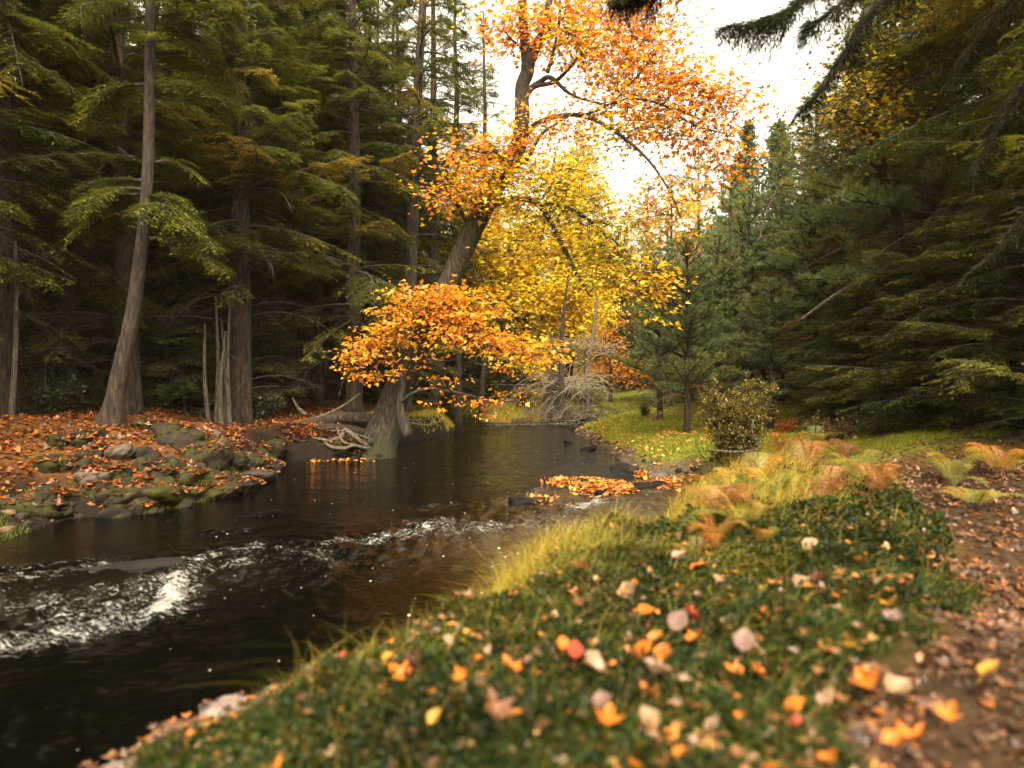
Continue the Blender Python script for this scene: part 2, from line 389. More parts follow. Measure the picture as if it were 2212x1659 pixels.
lo = np.where(wy < 12, -6.5 - np.maximum(0, 2 - wy) * .3, np.interp(wy, [12, 15, 19, 28, 40], [-5.2, -4.2, -3.4, -8.5, -9]))
hi = np.interp(wy, [-6, 0, 5, 8, 12, 25, 27, 40], [-3, -.8, 1.5, 3.5, 4.2, 4.5, 17, 17])
X = lo[:, None] + (hi - lo)[:, None] * tx[None]; Y = np.repeat(wy[:, None], nx, 1)
rip = seg_mask(X, Y, RIP); foam = seg_mask(X + .25 * (fbm(X * 3, Y * 3, 41) - .5), Y + .35 * (fbm(X * 3, Y * 3, 42) - .5), FOAM, 1.6)
# the flow runs roughly along (-.55,-1): crests lie across it
a = X * .62 + Y * -.78; b = X * .78 + Y * .62
Z = (fbm(a * 5 + fbm(a, b, 2) * 3, b * 9, 71, 3) - .5) * .13 * np.clip(rip * (Y < 9.5) + rip * .35 * (Y >= 9.5) + foam * .6, 0, 1.3) + (fbm(a * 12, b * 16, 75, 2) - .5) * .03 * np.clip(rip + foam, 0, 1.2) + (fbm(X * 1.5, Y * 2.5, 77) - .5) * .010
Z = Z + foam * .02
ZD = chan_dist(X, Y); Z = np.where(ZD > -.05, np.minimum(Z, .012), Z)
i = np.arange(ny * nx).reshape(ny, nx)
q = np.stack([i[:-1, :-1], i[:-1, 1:], i[1:, 1:], i[1:, :-1]], -1).reshape(-1, 4)
dm = np.minimum(np.minimum(ZD[:-1, :-1], ZD[1:, 1:]), np.minimum(ZD[:-1, 1:], ZD[1:, :-1])).ravel()
q = q[dm < .45]
m, nt, o, L = newmat('stream_water')
tc = nt.nodes.new('ShaderNodeTexCoord'); mp = nt.nodes.new('ShaderNodeMapping'); mp.inputs['Rotation'].default_value = (0, 0, math.radians(-25)); mp.inputs['Scale'].default_value = (1, 2.8, 1)
L(tc.outputs['Object'], mp.inputs[0])
af = nt.nodes.new('ShaderNodeAttribute'); af.attribute_name = 'foam'; ar = nt.nodes.new('ShaderNodeAttribute'); ar.attribute_name = 'rip'; ash = nt.nodes.new('ShaderNodeAttribute'); ash.attribute_name = 'shallow'
n1 = noise(nt, 7, 8, .72, mp.outputs[0]); n1.inputs['Distortion'].default_value = 1.2
n2 = noise(nt, 22, 5, .7, mp.outputs[0]); n3 = noise(nt, 2.2, 6, .6, mp.outputs[0])
n4 = noise(nt, 45, 3, .7, mp.outputs[0])
nn = math_(nt, 'ADD', math_(nt, 'MULTIPLY', n1.outputs[0], .45), math_(nt, 'ADD', math_(nt, 'MULTIPLY', n2.outputs[0], .35), math_(nt, 'MULTIPLY', n4.outputs[0], .2)))
f = math_(nt, 'ADD', math_(nt, 'ADD', math_(nt, 'MULTIPLY', af.outputs['Fac'], .12), math_(nt, 'MULTIPLY', ar.outputs['Fac'], .035)), nn)
foamf = ramp(nt, f, [(.625, (0, 0, 0)), (.67, (.3, .3, .3)), (.80, (.95, .95, .95))]).outputs[0]
foamf = math_(nt, 'MULTIPLY', foamf, math_(nt, 'ADD', math_(nt, 'MULTIPLY', af.outputs['Fac'], 3), math_(nt, 'MULTIPLY', ar.outputs['Fac'], .6), True), True)
wat = nt.nodes.new('ShaderNodeBsdfPrincipled')
wc = mixc(nt, ash.outputs['Fac'], (.0010, .0010, .0008), (.034, .022, .011))
L(wc, wat.inputs['Base Color']); wat.inputs['Roughness'].default_value = .04; wat.inputs['IOR'].default_value = 1.33; wat.inputs['Specular IOR Level'].default_value = .45
bp = nt.nodes.new('ShaderNodeBump'); bp.inputs['Distance'].default_value = .09
nb1 = noise(nt, 7, 2, .5, mp.outputs[0]); nb2 = noise(nt, 24, 2, .5, mp.outputs[0])
hgt = math_(nt, 'ADD', math_(nt, 'MULTIPLY', nb1.outputs[0], .8), math_(nt, 'MULTIPLY', nb2.outputs[0], .25)); hgt = math_(nt, 'ADD', hgt, math_(nt, 'MULTIPLY', n3.outputs[0], .9))
L(hgt, bp.inputs['Height']); ag = nt.nodes.new('ShaderNodeAttribute'); ag.attribute_name = 'glim'; L(math_(nt, 'ADD', math_(nt, 'ADD', math_(nt, 'MULTIPLY', ar.outputs['Fac'], .18), .11), math_(nt, 'MULTIPLY', ag.outputs['Fac'], .85)), bp.inputs['Strength']); L(bp.outputs[0], wat.inputs['Normal'])
fo = nt.nodes.new('ShaderNodeBsdfPrincipled'); fo.inputs['Base Color'].default_value = (.46, .43, .38, 1); fo.inputs['Roughness'].default_value = .6
fo.inputs['Subsurface Weight'].default_value = 0
L(bp.outputs[0], fo.inputs['Normal'])
ms = nt.nodes.new('ShaderNodeMixShader'); L(foamf, ms.inputs[0]); L(wat.outputs[0], ms.inputs[1]); L(fo.outputs[0], ms.inputs[2]); L(ms.outputs[0], o.inputs['Surface'])
M_WATER = m
sh = seg_mask(X, Y, [([g(1150, 1180), g(1300, 1140), g(1420, 1080)], .9, 1.0), ([g(1180, 1080), g(1400, 1060)], .6, .9), ([g(1290, 970), g(1370, 1010)], .5, .5), ([g(0, 1300), g(400, 1250)], .8, .12)])
used = np.unique(q); remap = np.full(ny * nx, -1); remap[used] = np.arange(len(used))
VV = np.stack([X, Y, Z], -1).reshape(-1, 3)[used]
water = obj('water', mesh('water', VV, [remap[q]], None, True, {'foam': foam.ravel()[used], 'rip': rip.ravel()[used], 'glim': seg_mask(X, Y, [([g(1160, 930), g(1230, 985), g(1300, 1040)], 1.7, 1.0)]).ravel()[used], 'shallow': sh.ravel()[used]}), M_WATER, kind='structure')

# specks of foam drifting on the water
r = rs(5); k = 2600
fx = r.uniform(-6, 3, k); t = r.random(k); fy = 2.5 + 14 * t ** 1.2
dd = chan_dist(fx, fy); keep = dd < -.08
wgt = np.exp(-((fx + .3 - (fy - 4) * .12) / 2.2) ** 2) + .25; keep &= r.random(k) < wgt * .75 * np.clip((fy - 2) / 5, .12, 1)
fx, fy = fx[keep], fy[keep]; k = len(fx); a = r.random(k) * 6.28
sz = .003 + .022 * r.random(k) ** 5
V, fs, K = leaves(np.stack([fx, fy, np.full(k, .012)], -1), np.stack([np.cos(a), np.sin(a), 0 * a], -1), np.tile([0, 0, 1.], (k, 1)), sz, 'oval', 1 + r.random(k), 0)
mf = bpy.data.materials.new('foam_speck'); mf.use_nodes = True; mf.node_tree.nodes['Principled BSDF'].inputs['Base Color'].default_value = (.75, .7, .62, 1)
obj('foam_specks', mesh('foam_specks', V, fs), mf, kind='stuff', label='small white flecks of foam drifting on the dark water', category='foam')
# ------------------------------------------------------------------ conifers
HEMLOCK = [(.12, .135, .014, 4), (.18, .18, .018, 3), (.06, .08, .012, 2), (.24, .18, .02, .4)]
HEMLOCK_DARK = [(.025, .038, .010, 4), (.04, .055, .012, 3), (.06, .06, .012, 1)]
PINE = [(.20, .26, .085, 3), (.26, .30, .075, 3), (.12, .18, .07, 2), (.34, .18, .06, .5)]
def conifer(name, seed, H, r0, z0, Rmax, nb, pitch=.15, droop=.25, spc=.17, sub=.09, nl=.075, nw=.017, pal=HEMLOCK, kind='hemlock', dead=30, deadz=None, profile=1.0, lean=0.0, flare=.35, dense=1.0, taper=.85):
    r = rs(seed)
    tz = np.linspace(0, H, 9); wob = (r.random((9, 2)) - .5) * .10 * np.linspace(0, 1, 9)[:, None] * H / 12
    tp = np.c_[wob[:, 0] + lean * tz, wob[:, 1], tz, np.maximum(r0 * (1 - taper * tz / H), .02)]
    V, fs = bark_tube(tp, 70, 16, .06, flare, seed)
    tr = mesh(name + '_trunk', V, fs, None, True)
    def axis(z): return np.stack([np.interp(z, tz, tp[:, 0]), np.interp(z, tz, tp[:, 1]), z], -1)
    K = 9; s = np.linspace(0, 1, K)
    # live branches
    zb = z0 + (H - z0) * np.sort(r.random(nb)) ** .9; az = np.arange(nb) * 2.399 + r.random(nb) * .9
    if kind == 'pine': zb = z0 + (H - z0) * np.round((zb - z0) / (H - z0) * (nb / 5)) / (nb / 5) + r.random(nb) * .06
    tt = (zb - z0) / (H - z0)
    Lb = Rmax * np.minimum((1 - tt) ** profile, .55 + tt * 2) * (.65 + .5 * r.random(nb)) + .12
    pt = pitch + (r.random(nb) - .5) * .75 + tt * .35
    hd = np.stack([np.cos(az), np.sin(az)], -1)
    bend = (r.random(nb) - .5) * 1.0
    hs = s[None] * Lb[:, None]
    side = np.stack([-hd[:, 1], hd[:, 0]], -1)
    dr = droop * (.2 + 1.6 * r.random(nb))
    xy = hd[:, None] * hs[..., None] + side[:, None] * (bend[:, None] * hs * s[None])[..., None]
    zz = np.sin(pt)[:, None] * hs - (dr * Lb)[:, None] * s[None] ** 2
    BP = np.concatenate([xy, zz[..., None]], -1) + axis(zb)[:, None]
    br = (.012 + .012 * Lb)[:, None] * (1 - .85 * s[None])
    so = Soup(); V, fs = tubes(BP, br, 4); so.add(V, fs, 0)
    # branchlets
    nper = np.maximum((Lb / spc * dense).astype(int), 3)
    bi = np.repeat(np.arange(nb), nper * 2); tot = len(bi)
    u = r.random(tot) ** .75 * .86 + .14; sg = np.where(r.random(tot) < .5, -1., 1.)
    fi = u * (K - 1); k0 = np.minimum(fi.astype(int), K - 2); ff = (fi - k0)[:, None]
    p0 = BP[bi, k0] * (1 - ff) + BP[bi, k0 + 1] * ff; T = norm(BP[bi, k0 + 1] - BP[bi, k0])
    sd_ = norm(np.cross(T, np.tile([0, 0, 1.], (tot, 1)))); 
    ang = .9 + (r.random(tot) - .5) * .5
    if kind == 'hemlock':
        d2 = norm(T * np.cos(ang)[:, None] + sd_ * (sg * np.sin(ang))[:, None] + np.c_[np.zeros((tot, 2)), -.12 + .3 * (r.random(tot) - .5)])
        l2 = Lb[bi] * .42 * (1.08 - u) * (.6 + .7 * r.random(tot)) + .07
    else:
        d2 = norm(T * .75 + sd_ * (sg * .55)[:, None] + np.c_[np.zeros((tot, 2)), .1 + .9 * (r.random(tot) - .35)])
        l2 = Lb[bi] * .30 * (1.1 - u) * (.6 + .7 * r.random(tot)) + .08
    K2 = 4; s2 = np.linspace(0, 1, K2)
    B2 = p0[:, None] + d2[:, None] * (l2[:, None] * s2)[..., None] + np.array([0, 0, -1.]) * (l2[:, None] * s2 ** 2 * (.30 if kind == 'hemlock' else -.12))[..., None]
    V, fs = tubes(B2, np.full((tot, K2), .0035) * (1.3 - s2)[None] * 2, 3); so.add(V, fs, 0)
    bm_ = so.mesh(name + '_branches')
    # needles in flat sprays or tufts
    fo = Soup()
    n3 = np.maximum((l2 / sub * dense * 2).astype(int), 2)
    j = np.repeat(np.arange(tot), n3); t3 = len(j)
    u3 = r.random(t3); kk = np.minimum((u3 * (K2 - 1)).astype(int), K2 - 2); f3 = (u3 * (K2 - 1) - kk)[:, None]
    q0 = B2[j, kk] * (1 - f3) + B2[j, kk + 1] * f3; T3 = norm(B2[j, kk + 1] - B2[j, kk])
    upv = norm(np.array([0, 0, 1.]) + .35 * (r.random((t3, 3)) - .5))
    S3 = norm(np.cross(T3, upv)); sg3 = np.where(r.random(t3) < .5, -1., 1.)[:, None]
    tone = pick(r, pal, nb)[bi][j] * (.75 + .5 * r.random(tot)[j])[:, None]
    if kind == 'hemlock':
        for m_ in range(4):
            off = m_ * nl * .55; dd = norm(T3 * .55 + S3 * sg3 * .8 + .8 * (r.random((t3, 3)) - .5)) 
            base = q0 + norm(T3 * .6 + S3 * sg3) * off * (r.random((t3, 1)) * .5 + .75)
            s4 = np.where(m_ % 2, 1, -1); d4 = norm(dd + .6 * s4 * np.cross(dd, upv))
            V, fs, K_ = leaves(base, d4, upv + .2 * (r.random((t3, 3)) - .5), nl * (.7 + .6 * r.random(t3)), 'tri', nw / nl, 0)
            fo.add(V, fs, np.repeat(tone * (.85 + .3 * r.random((t3, 1))), K_, 0))
    else:
        for m_ in range(10):
            dd = norm(T3 * .55 + 1.3 * (r.random((t3, 3)) - .5) + np.array([0, 0, .12]))
            V, fs, K_ = leaves(q0, dd, r.random((t3, 3)) - .5, nl * (.75 + .5 * r.random(t3)), 'tri', nw / nl, 0)
            fo.add(V, fs, np.repeat(tone * (.8 + .4 * r.random((t3, 1))), K_, 0))
    fm = fo.mesh(name + '_foliage')
    # dead lower branches with bare twigs
    dm = None
    if dead:
        zd = (deadz or z0) * (.12 + .95 * r.random(dead)); azd = r.random(dead) * 6.283; Ld = Rmax * (.25 + .6 * r.random(dead))
        hd = np.stack([np.cos(azd), np.sin(azd)], -1); side = np.stack([-hd[:, 1], hd[:, 0]], -1); hs = s[None] * Ld[:, None]
        bend = (r.random(dead) - .5) * .9
        xy = hd[:, None] * hs[..., None] + side[:, None] * (bend[:, None] * hs * s[None])[..., None]
        zz = (.15 + .4 * r.random(dead))[:, None] * hs - (.55 * Ld * (.4 + r.random(dead)))[:, None] * s[None] ** 2 
        BP = np.concatenate([xy, zz[..., None]], -1) + axis(zd)[:, None]
        ds = Soup(); V, fs = tubes(BP, (.006 + .007 * Ld)[:, None] * (1 - .8 * s[None]), 4); ds.add(V, fs, 0)
        m2 = dead * 14; bi = r.integers(0, dead, m2); u = .2 + .78 * r.random(m2); fi = u * (K - 1); k0 = np.minimum(fi.astype(int), K - 2); ff = (fi - k0)[:, None]
        p0 = BP[bi, k0] * (1 - ff) + BP[bi, k0 + 1] * ff; T = norm(BP[bi, k0 + 1] - BP[bi, k0])
        d2 = norm(T * .8 + 1.3 * (r.random((m2, 3)) - .5)); l2 = .15 + .5 * r.random(m2) * Ld[bi] * (1.1 - u)
        B2 = p0[:, None] + d2[:, None] * (l2[:, None] * s2)[..., None] + (r.random((m2, 1, 3)) - .5) * (l2[:, None] * s2 ** 2)[..., None] * .7
        V, fs = tubes(B2, np.full((m2, K2), .0045) * (1.2 - s2)[None], 3); ds.add(V, fs, 0)
        dm = ds.mesh(name + '_dead')
    return tr, bm_, fm, dm

def tree_from(name, parts, label, cat, loc, rotz=0, scale=1, tilt=(0, 0), group=None, bark=None):
    t = thing(name, label, cat, loc, rotz, 1, group); t.rotation_euler = (tilt[0], tilt[1], rotz)
    t.scale = scale if hasattr(scale, '__len__') else (scale,) * 3
    obj('trunk', parts[0], bark or M_BARK, t); obj('branches', parts[1], M_TWIG, t); obj('foliage', parts[2], M_NEEDLE, t)
    if len(parts) > 3 and parts[3] is not None: obj('dead_branches', parts[3], M_RUST if name == 'pine_tree' else M_TWIG, t)
    return t

kw = dict(nl=.07, nw=.024, spc=.14, sub=.062)
HEM = [conifer('hemlock_a', 11, 17, .25, 3.0, 3.1, 150, dead=34, deadz=5, **kw),
       conifer('hemlock_b', 12, 18, .23, 4.4, 2.9, 135, dead=50, deadz=6.5, pitch=.22, droop=.4, **kw),
       conifer('hemlock_c', 13, 15, .20, 1.6, 2.8, 150, dead=20, deadz=4, droop=.32, **kw),
       conifer('hemlock_d', 14, 17, .20, 5.2, 2.3, 100, dead=70, deadz=8, pitch=.3, droop=.5, dense=.9, **kw)]
YH = [conifer('young_hemlock_a', 21, 5.0, .06, .1, 2.0, 110, dead=0, pitch=.1, droop=.3, spc=.12, nl=.055, nw=.018, profile=.7, dense=1.3),
      conifer('young_hemlock_b', 22, 3.0, .05, .05, 1.6, 90, dead=0, pitch=.18, droop=.25, spc=.11, nl=.05, nw=.017, profile=.6, dense=1.3, pal=[(.15, .19, .045, 3), (.20, .23, .04, 3), (.09, .12, .03, 2)])]
PN = [conifer('young_pine_a', 31, 4.6, .075, .75, 1.3, 90, kind='pine', pitch=.45, droop=-.05, spc=.10, sub=.10, nl=.10, nw=.009, pal=PINE, dead=8, deadz=1.2, profile=.75, flare=.2),
      conifer('tall_pine_a', 32, 15, .22, 1.6, 3.0, 140, kind='pine', pitch=.25, droop=.05, spc=.19, sub=.13, nl=.14, nw=.016, pal=PINE, dead=60, deadz=9, profile=.8),
      conifer('far_pine_a', 33, 16, .25, 3.0, 3.4, 95, kind='pine', pitch=.2, droop=.1, spc=.26, sub=.2, nl=.2, nw=.032, pal=PINE, dead=10, profile=.6)]
_first = {}
def plant(lib, idx, label, u, Y, Hs=1, rot=0, tilt=(0, 0), name='hemlock_tree', cat='tree', group=None, wide=None):
    key = (id(lib), idx); loc = onground(u, Y, -.05) if not isinstance(u, tuple) else np.array([u[0], u[1], hz(*u) - .05])
    sc = (Hs * (wide or 1), Hs * (wide or 1), Hs)
    if key not in _first:
        _first[key] = tree_from(name, lib[idx], label, cat, loc, rot, sc, tilt, group); return _first[key]
    r = dup(_first[key], label, loc, rot, sc, tilt, group)
    if 'group' in r.keys() and not group: del r['group']
    r.name = name; return r

GL = 'hemlocks of the forest on the left bank'; GR = 'conifers of the slope on the right bank'
# left forest
LF = [ # (proto, u, Y, scale, rot, tiltx, tilty, label)
 (3, 12, 12.0, .95, .3, 0, .0, 'hemlock trunk standing closest to the left edge of the photo'),
 (1, 42, 13.5, .7, 1.9, 0, .02, 'thin pale hemlock trunk just right of the leftmost trunk'),
 (1, 282, 13.6, .95, 2.6, 0, .06, 'dark hemlock right behind the thick slanting trunk on the left bank'),
 (3, 205, 14.6, .72, .9, 0, .14, 'slim dark hemlock leaning right, just left of the thick slanting trunk'),
 (1, 365, 16.0, .75, 4.0, 0, 0, 'hemlock with a pale stripe of bark standing between ferns right of the thick slanting trunk'),
 (3, 540, 18.0, .9, 5.2, 0, -.02, 'dark straight hemlock left of the trio of thick trunks on the leaf-covered shelf'),
 (0, 592, 19.2, 1.0, .0, 0, .02, 'thick furrowed hemlock, first of the row above the exposed roots'),
 (1, 655, 20.2, 1.15, 1.1, 0, .03, 'thick furrowed hemlock, second of the row above the exposed roots'),
 (3, 690, 18.6, .62, 2.0, 0, .03, 'slim reddish trunk standing just in front of the row of thick hemlocks'),
 (0, 724, 20.6, 1.12, 3.0, 0, .06, 'widest furrowed hemlock of the row, with its base flared into the orange leaves'),
 (1, 755, 23.0, 1.0, 4.4, 0, .04, 'dark hemlock half hidden between the widest trunk and the orange sapling'),
 (3, 775, 22.2, .9, 5.5, 0, .05, 'smooth light brown hemlock trunk just left of the orange sapling'),
 (3, 872, 19.6, 1.15, .4, 0, .045, 'slender tall hemlock with bare grey trunk rising behind the leaning maple'),
 (0, 165, 19.5, 1.0, 1.0, 0, 0, 'upright dark hemlock seen through the gap left of the slim leaning tree'),
 (2, 95, 17.0, 1.0, 2.2, 0, 0, 'leafy hemlock filling the gap between the left edge trunks and the slim leaning tree'),
 (2, 330, 20.0, 1.0, 3.3, 0, 0, 'leafy hemlock behind the thick slanting trunk with lit green sprays'),
 (0, 455, 21.0, 1.0, 4.1, 0, 0, 'hemlock with bright green tips above the cluster of thin dead poles'),
 (2, 230, 24.0, 1.15, 5.0, 0, 0, 'far hemlock showing between the slim leaning tree and the thick slanting trunk'),
 (1, 410, 26.0, 1.1, 5.9, 0, 0, 'far hemlock right of the pale striped trunk'),
 (0, 505, 26.5, 1.1, .7, 0, 0, 'far hemlock between the dead poles and the dark straight trunk'),
 (1, 625, 28.0, 1.15, 1.7, 0, 0, 'far hemlock seen between the first and second thick trunks of the row'),
 (2, 560, 23.5, 1.2, 2.4, 0, 0, 'dense hemlock behind the first thick trunk of the row'),
 (2, 700, 27.0, 1.25, 2.9, 0, 0, 'dense hemlock behind the widest furrowed trunk'),
 (3, 815, 27.0, 1.0, 3.7, 0, 0, 'thin far hemlock to the left of the leaning maple base'),
 (1, 850, 31.0, 1.1, 4.9, 0, 0, 'far hemlock behind the foot of the leaning maple'),
 (0, 790, 33.0, 1.2, 5.7, 0, 0, 'far hemlock deep behind the orange sapling'),
 (3, 935, 24.0, 1.1, .2, 0, 0, 'bare-branched hemlock behind the orange sapling right of the leaning maple'),
 (0, 985, 29.0, 1.1, 1.3, 0, 0, 'hemlock with drooping dead branches between the leaning maple and the yellow trees'),
 (1, 1045, 35.0, 1.1, 2.7, 0, 0, 'far hemlock standing left of the pale vine-hung stump'),
 (2, 40, 26.0, 1.2, 3.9, 0, 0, 'far dark hemlock behind the leftmost trunks'),
 (0, -60, 15.0, 1.1, 4.6, 0, 0, 'hemlock whose boughs hang in from beyond the left edge at middle height'),
 (2, -120, 11.0, 1.1, 5.3, 0, 0, 'hemlock whose dark boughs fill the upper left corner'),
 (2, 130, 31.0, 1.3, .5, 0, 0, 'farthest dark hemlock on the rise at the left'),
 (3, 445, 34.0, 1.2, 1.5, 0, 0, 'farthest thin hemlock behind the dead poles'),
 (2, 860, 22.0, .95, 3.1, 0, 0, 'leafy hemlock behind the slender bare trunk at the top centre'),
 (2, 150, 13.8, .8, 1.6, 0, 0, 'leafy hemlock with low pale green sprays between the slim leaning tree and the left edge'),
 (2, 395, 16.8, .85, 2.6, 0, 0, 'leafy hemlock with low sprays right of the thick slanting trunk'),
 (2, 480, 18.6, .95, .6, 0, 0, 'leafy hemlock whose low sprays hang behind the dead poles'),
 (2, 620, 21.8, 1.0, 4.6, 0, 0, 'leafy hemlock between the first and second trunks of the row'),
 (3, 118, 16.2, .6, 1.1, 0, .01, 'slim dark trunk left of the upright dark hemlock'),
 (3, 325, 17.5, .6, 2.1, 0, -.01, 'slim dark trunk just right of the thick slanting trunk'),
 (1, 430, 18.0, .55, 3.1, 0, .01, 'slim brown trunk right behind the dead poles'),
 (3, 508, 20.0, .65, 4.1, 0, 0, 'slim brown trunk left of the dark straight hemlock'),
 (1, 568, 21.0, .6, 5.1, 0, .02, 'slim trunk between the dark straight hemlock and the row'),
 (3, 812, 24.0, .7, .4, 0, .02, 'slim brown trunk behind the left side of the orange sapling'),
 (3, 990, 26.5, .7, 1.4, 0, .01, 'slim brown trunk right of the leaning maple at mid distance'),
 (2, 765, 17.5, 1.05, .9, 0, 0, 'leafy hemlock whose sprays hang over the orange sapling from above left'),
 (0, 520, 14.8, .95, 2.5, 0, 0, 'hemlock with dense olive sprays in front of the dark straight trunk'),
]
for pi, u, Y_, sc, rt, tx_, ty_, lb in LF: plant(HEM, pi, lb, u, Y_, sc, rt, (tx_, ty_), group=GL)
# right side
R_ = [
 (PN, 0, 'young pine with a dark straight stem standing alone in the meadow', 1484, 15.6, .97, .3, 'pine_tree', 1.08),
 (PN, 0, 'young pine second from the meadow edge, right behind the lone young pine', 1551, 18.5, 1.08, 2.2, 'pine_tree', 1.1),
 (PN, 1, 'tall pine with a reddish trunk and arching limbs above the two young pines', 1580, 24, .57, 1.1, 'pine_tree', 1.3),
 (PN, 1, 'bluish pine on the left of the reddish-trunked pine', 1450, 27, .62, 3.3, 'pine_tree', 1),
 (PN, 1, 'tall pine filling the middle of the right bank behind the bush', 1690, 21, .58, 4.3, 'pine_tree', 1.4),
 (PN, 1, 'pine on the right bank whose top meets the sky right of the others', 1765, 19, .60, 5.4, 'pine_tree', 1.4),
 (PN, 2, 'hazy far pine with layered top under the gap of sky', 1400, 46, .82, .5, 'pine_tree', 1),
 (PN, 2, 'tall hazy pine showing behind the orange maple leaves at the right', 1508, 38, .86, 1.9, 'pine_tree', .8),
 (PN, 2, 'hazy far pine left of the tall one behind the orange maple leaves', 1340, 52, .72, 3.0, 'pine_tree', 1),
 (PN, 2, 'far pine between the tall hazy pine and the reddish-trunked pine', 1580, 42, .85, 4.0, 'pine_tree', 1),
 (PN, 2, 'low hazy pine at the far end of the stream', 1265, 58, .7, 5.0, 'pine_tree', 1),
 (PN, 1, 'dark pine behind the lit bare trunks on the right slope', 1860, 23, .85, .2, 'pine_tree', 1.3),
 (HEM, 0, 'hemlock with a lit bare trunk on the right slope', 2003, 18, 1.05, 1.4, 'hemlock_tree', 1),
 (HEM, 3, 'thin pale hemlock trunk left of the lit bare trunk on the right slope', 1928, 20, .9, 2.3, 'hemlock_tree', 1),
 (HEM, 3, 'thin pale hemlock trunk right of the lit bare trunk on the right slope', 2030, 20.5, .9, 3.8, 'hemlock_tree', 1),
 (HEM, 2, 'dark hemlock at the right edge above the shrubby slope', 2160, 15, 1.15, 4.7, 'hemlock_tree', 1.15),
 (PN, 1, 'pine filling the upper right behind the overhanging bough', 2010, 13.0, .95, 5.6, 'pine_tree', 1.0),
 (HEM, 0, 'dark hemlock beyond the right edge whose boughs darken the corner', 2330, 10, 1.0, .9, 'hemlock_tree', 1.15),
 (HEM, 2, 'dark hemlock low on the slope beyond the right edge', 2500, 8, .9, 1.8, 'hemlock_tree', 1.15),
 (HEM, 0, 'hemlock behind the yellow-leaved tree on the right', 1930, 27, 1.0, 2.9, 'hemlock_tree', 1.2),
 (PN, 1, 'pine at the foot of the right slope beside the middle pines', 1830, 17, .62, 3.5, 'pine_tree', 1.3),
 (PN, 0, 'full bluish young pine right behind the second meadow pine', 1620, 20.0, 1.35, 3.9, 'pine_tree', 1.3),
 (PN, 0, 'young bluish pine behind the left side of the lone meadow pine', 1425, 19.5, 1.0, 5.1, 'pine_tree', 1.2),
 (YH, 0, 'shrubby young hemlock with pale green layered sprays at the meadow edge', 1850, 13.5, .62, .0, 'young_hemlock', 1.2),
 (YH, 0, 'young hemlock low on the right slope behind the pale green one', 1960, 12.5, .72, 1.0, 'young_hemlock', 1.25),
 (YH, 0, 'dark young hemlock with sweeping boughs down to the ferns at the right', 2100, 9.6, .72, 2.0, 'young_hemlock', 1.35),
 (YH, 0, 'dark young hemlock at the right edge above the leaf-littered path', 2240, 8.0, .70, 3.0, 'young_hemlock', 1.3),
 (YH, 1, 'small rounded hemlock bush at the foot of the right slope', 1975, 10.6, .55, 4.0, 'young_hemlock', 1.2),
 (YH, 1, 'small hemlock bush just left of the rounded one on the right slope', 1800, 15.5, .62, 5.0, 'young_hemlock', 1.2),
 (PN, 0, 'small bluish pine behind the bush with bare stems', 1665, 15.5, .75, 1.2, 'pine_tree', 1.4),
 (PN, 0, 'young pine half way up the right slope behind the dark sweeping boughs', 2060, 13.6, 1.2, 2.5, 'pine_tree', 1.3),
 (PN, 0, 'young pine standing behind the small bush on the slope', 1750, 17.5, 1.1, 3.6, 'pine_tree', 1.4),
]
for lib, pi, lb, u, Y_, sc, rt, nm, wd in R_: plant(lib, pi, lb, u, Y_, sc, rt, (0, 0), nm, 'tree', GR, wd)
# understorey
US = [(60, 19.5), (180, 17.5), (300, 18.5), (410, 19.0), (500, 24.5), (240, 22), (120, 23), (350, 24.5), (20, 22), (470, 27), (580, 36), (650, 34), (740, 36), (820, 24.5), (880, 27), (930, 32), (1000, 37), (1080, 41), (540, 36), (-60, 20)]
for k, (u, Y_) in enumerate(US):
    plant(YH, k % 2, 'dim young hemlock in the understorey between the trunks of the left bank', u, Y_, (.55, .85)[k % 2] * (1 + .02 * Y_), k * 1.3, (0, 0), 'young_hemlock', 'tree', 'young hemlocks in the understorey of the left bank', 1.25)
for k, (lb, u, Y_, sc) in enumerate([('young hemlock filling the gap behind the lone bush on the right bank', 1650, 23, 1.1), ('young hemlock deep behind the middle pines of the right bank', 1740, 27, 1.3), ('young hemlock in the dim right woods below the lit bare trunk', 1990, 19, 1.2), ('young hemlock left of the lit bare trunk in the right woods', 1900, 18, 1.1),
        ('young hemlock at the right edge high on the slope', 2180, 14, 1.3), ('young hemlock high on the right slope below the dark boughs', 2100, 18, 1.5), ('young hemlock behind the meadow under the tall hazy pine', 1530, 30, 1.2), ('young hemlock far behind the small dark bush', 1400, 36, 1.3), ('young hemlock beyond the far bend near the orange shrub', 1345, 40, 1.3), ('young hemlock low beside the dark ones at the right edge', 2190, 10.5, .75), ('young hemlock between the rounded bush and the dark sweeping one', 2030, 11.2, .6)]):
    plant(YH, k % 2, lb, u, Y_, sc, k * 2.1, (0, 0), 'young_hemlock', 'tree', GR, 1.2)
for k, (u, Y_, sc, lb) in enumerate([(110, 14.2, .9, 'small bright green hemlock beneath the edge trunks on the left'), (265, 15.5, 1.1, 'small bright green hemlock peeping out behind the slanting trunk'), (400, 14.8, .8, 'small bright green hemlock left of the dead poles'), (570, 16.8, .9, 'small bright green hemlock at the left end of the leaf shelf'), (640, 23.5, 1.4, 'small bright green hemlock in the gap between the first two thick trunks'), (830, 21.0, 1.2, 'small bright green hemlock behind the orange sapling'), (1010, 31.0, 1.5, 'small hemlock with open sprays beyond the far left bank'), (1100, 35.0, 1.6, 'small hemlock with open sprays left of the broken stump')]):
    plant(YH, 1, lb, u, Y_, sc, k * 1.7, (0, 0), 'young_hemlock', 'tree', GL, 1.1)
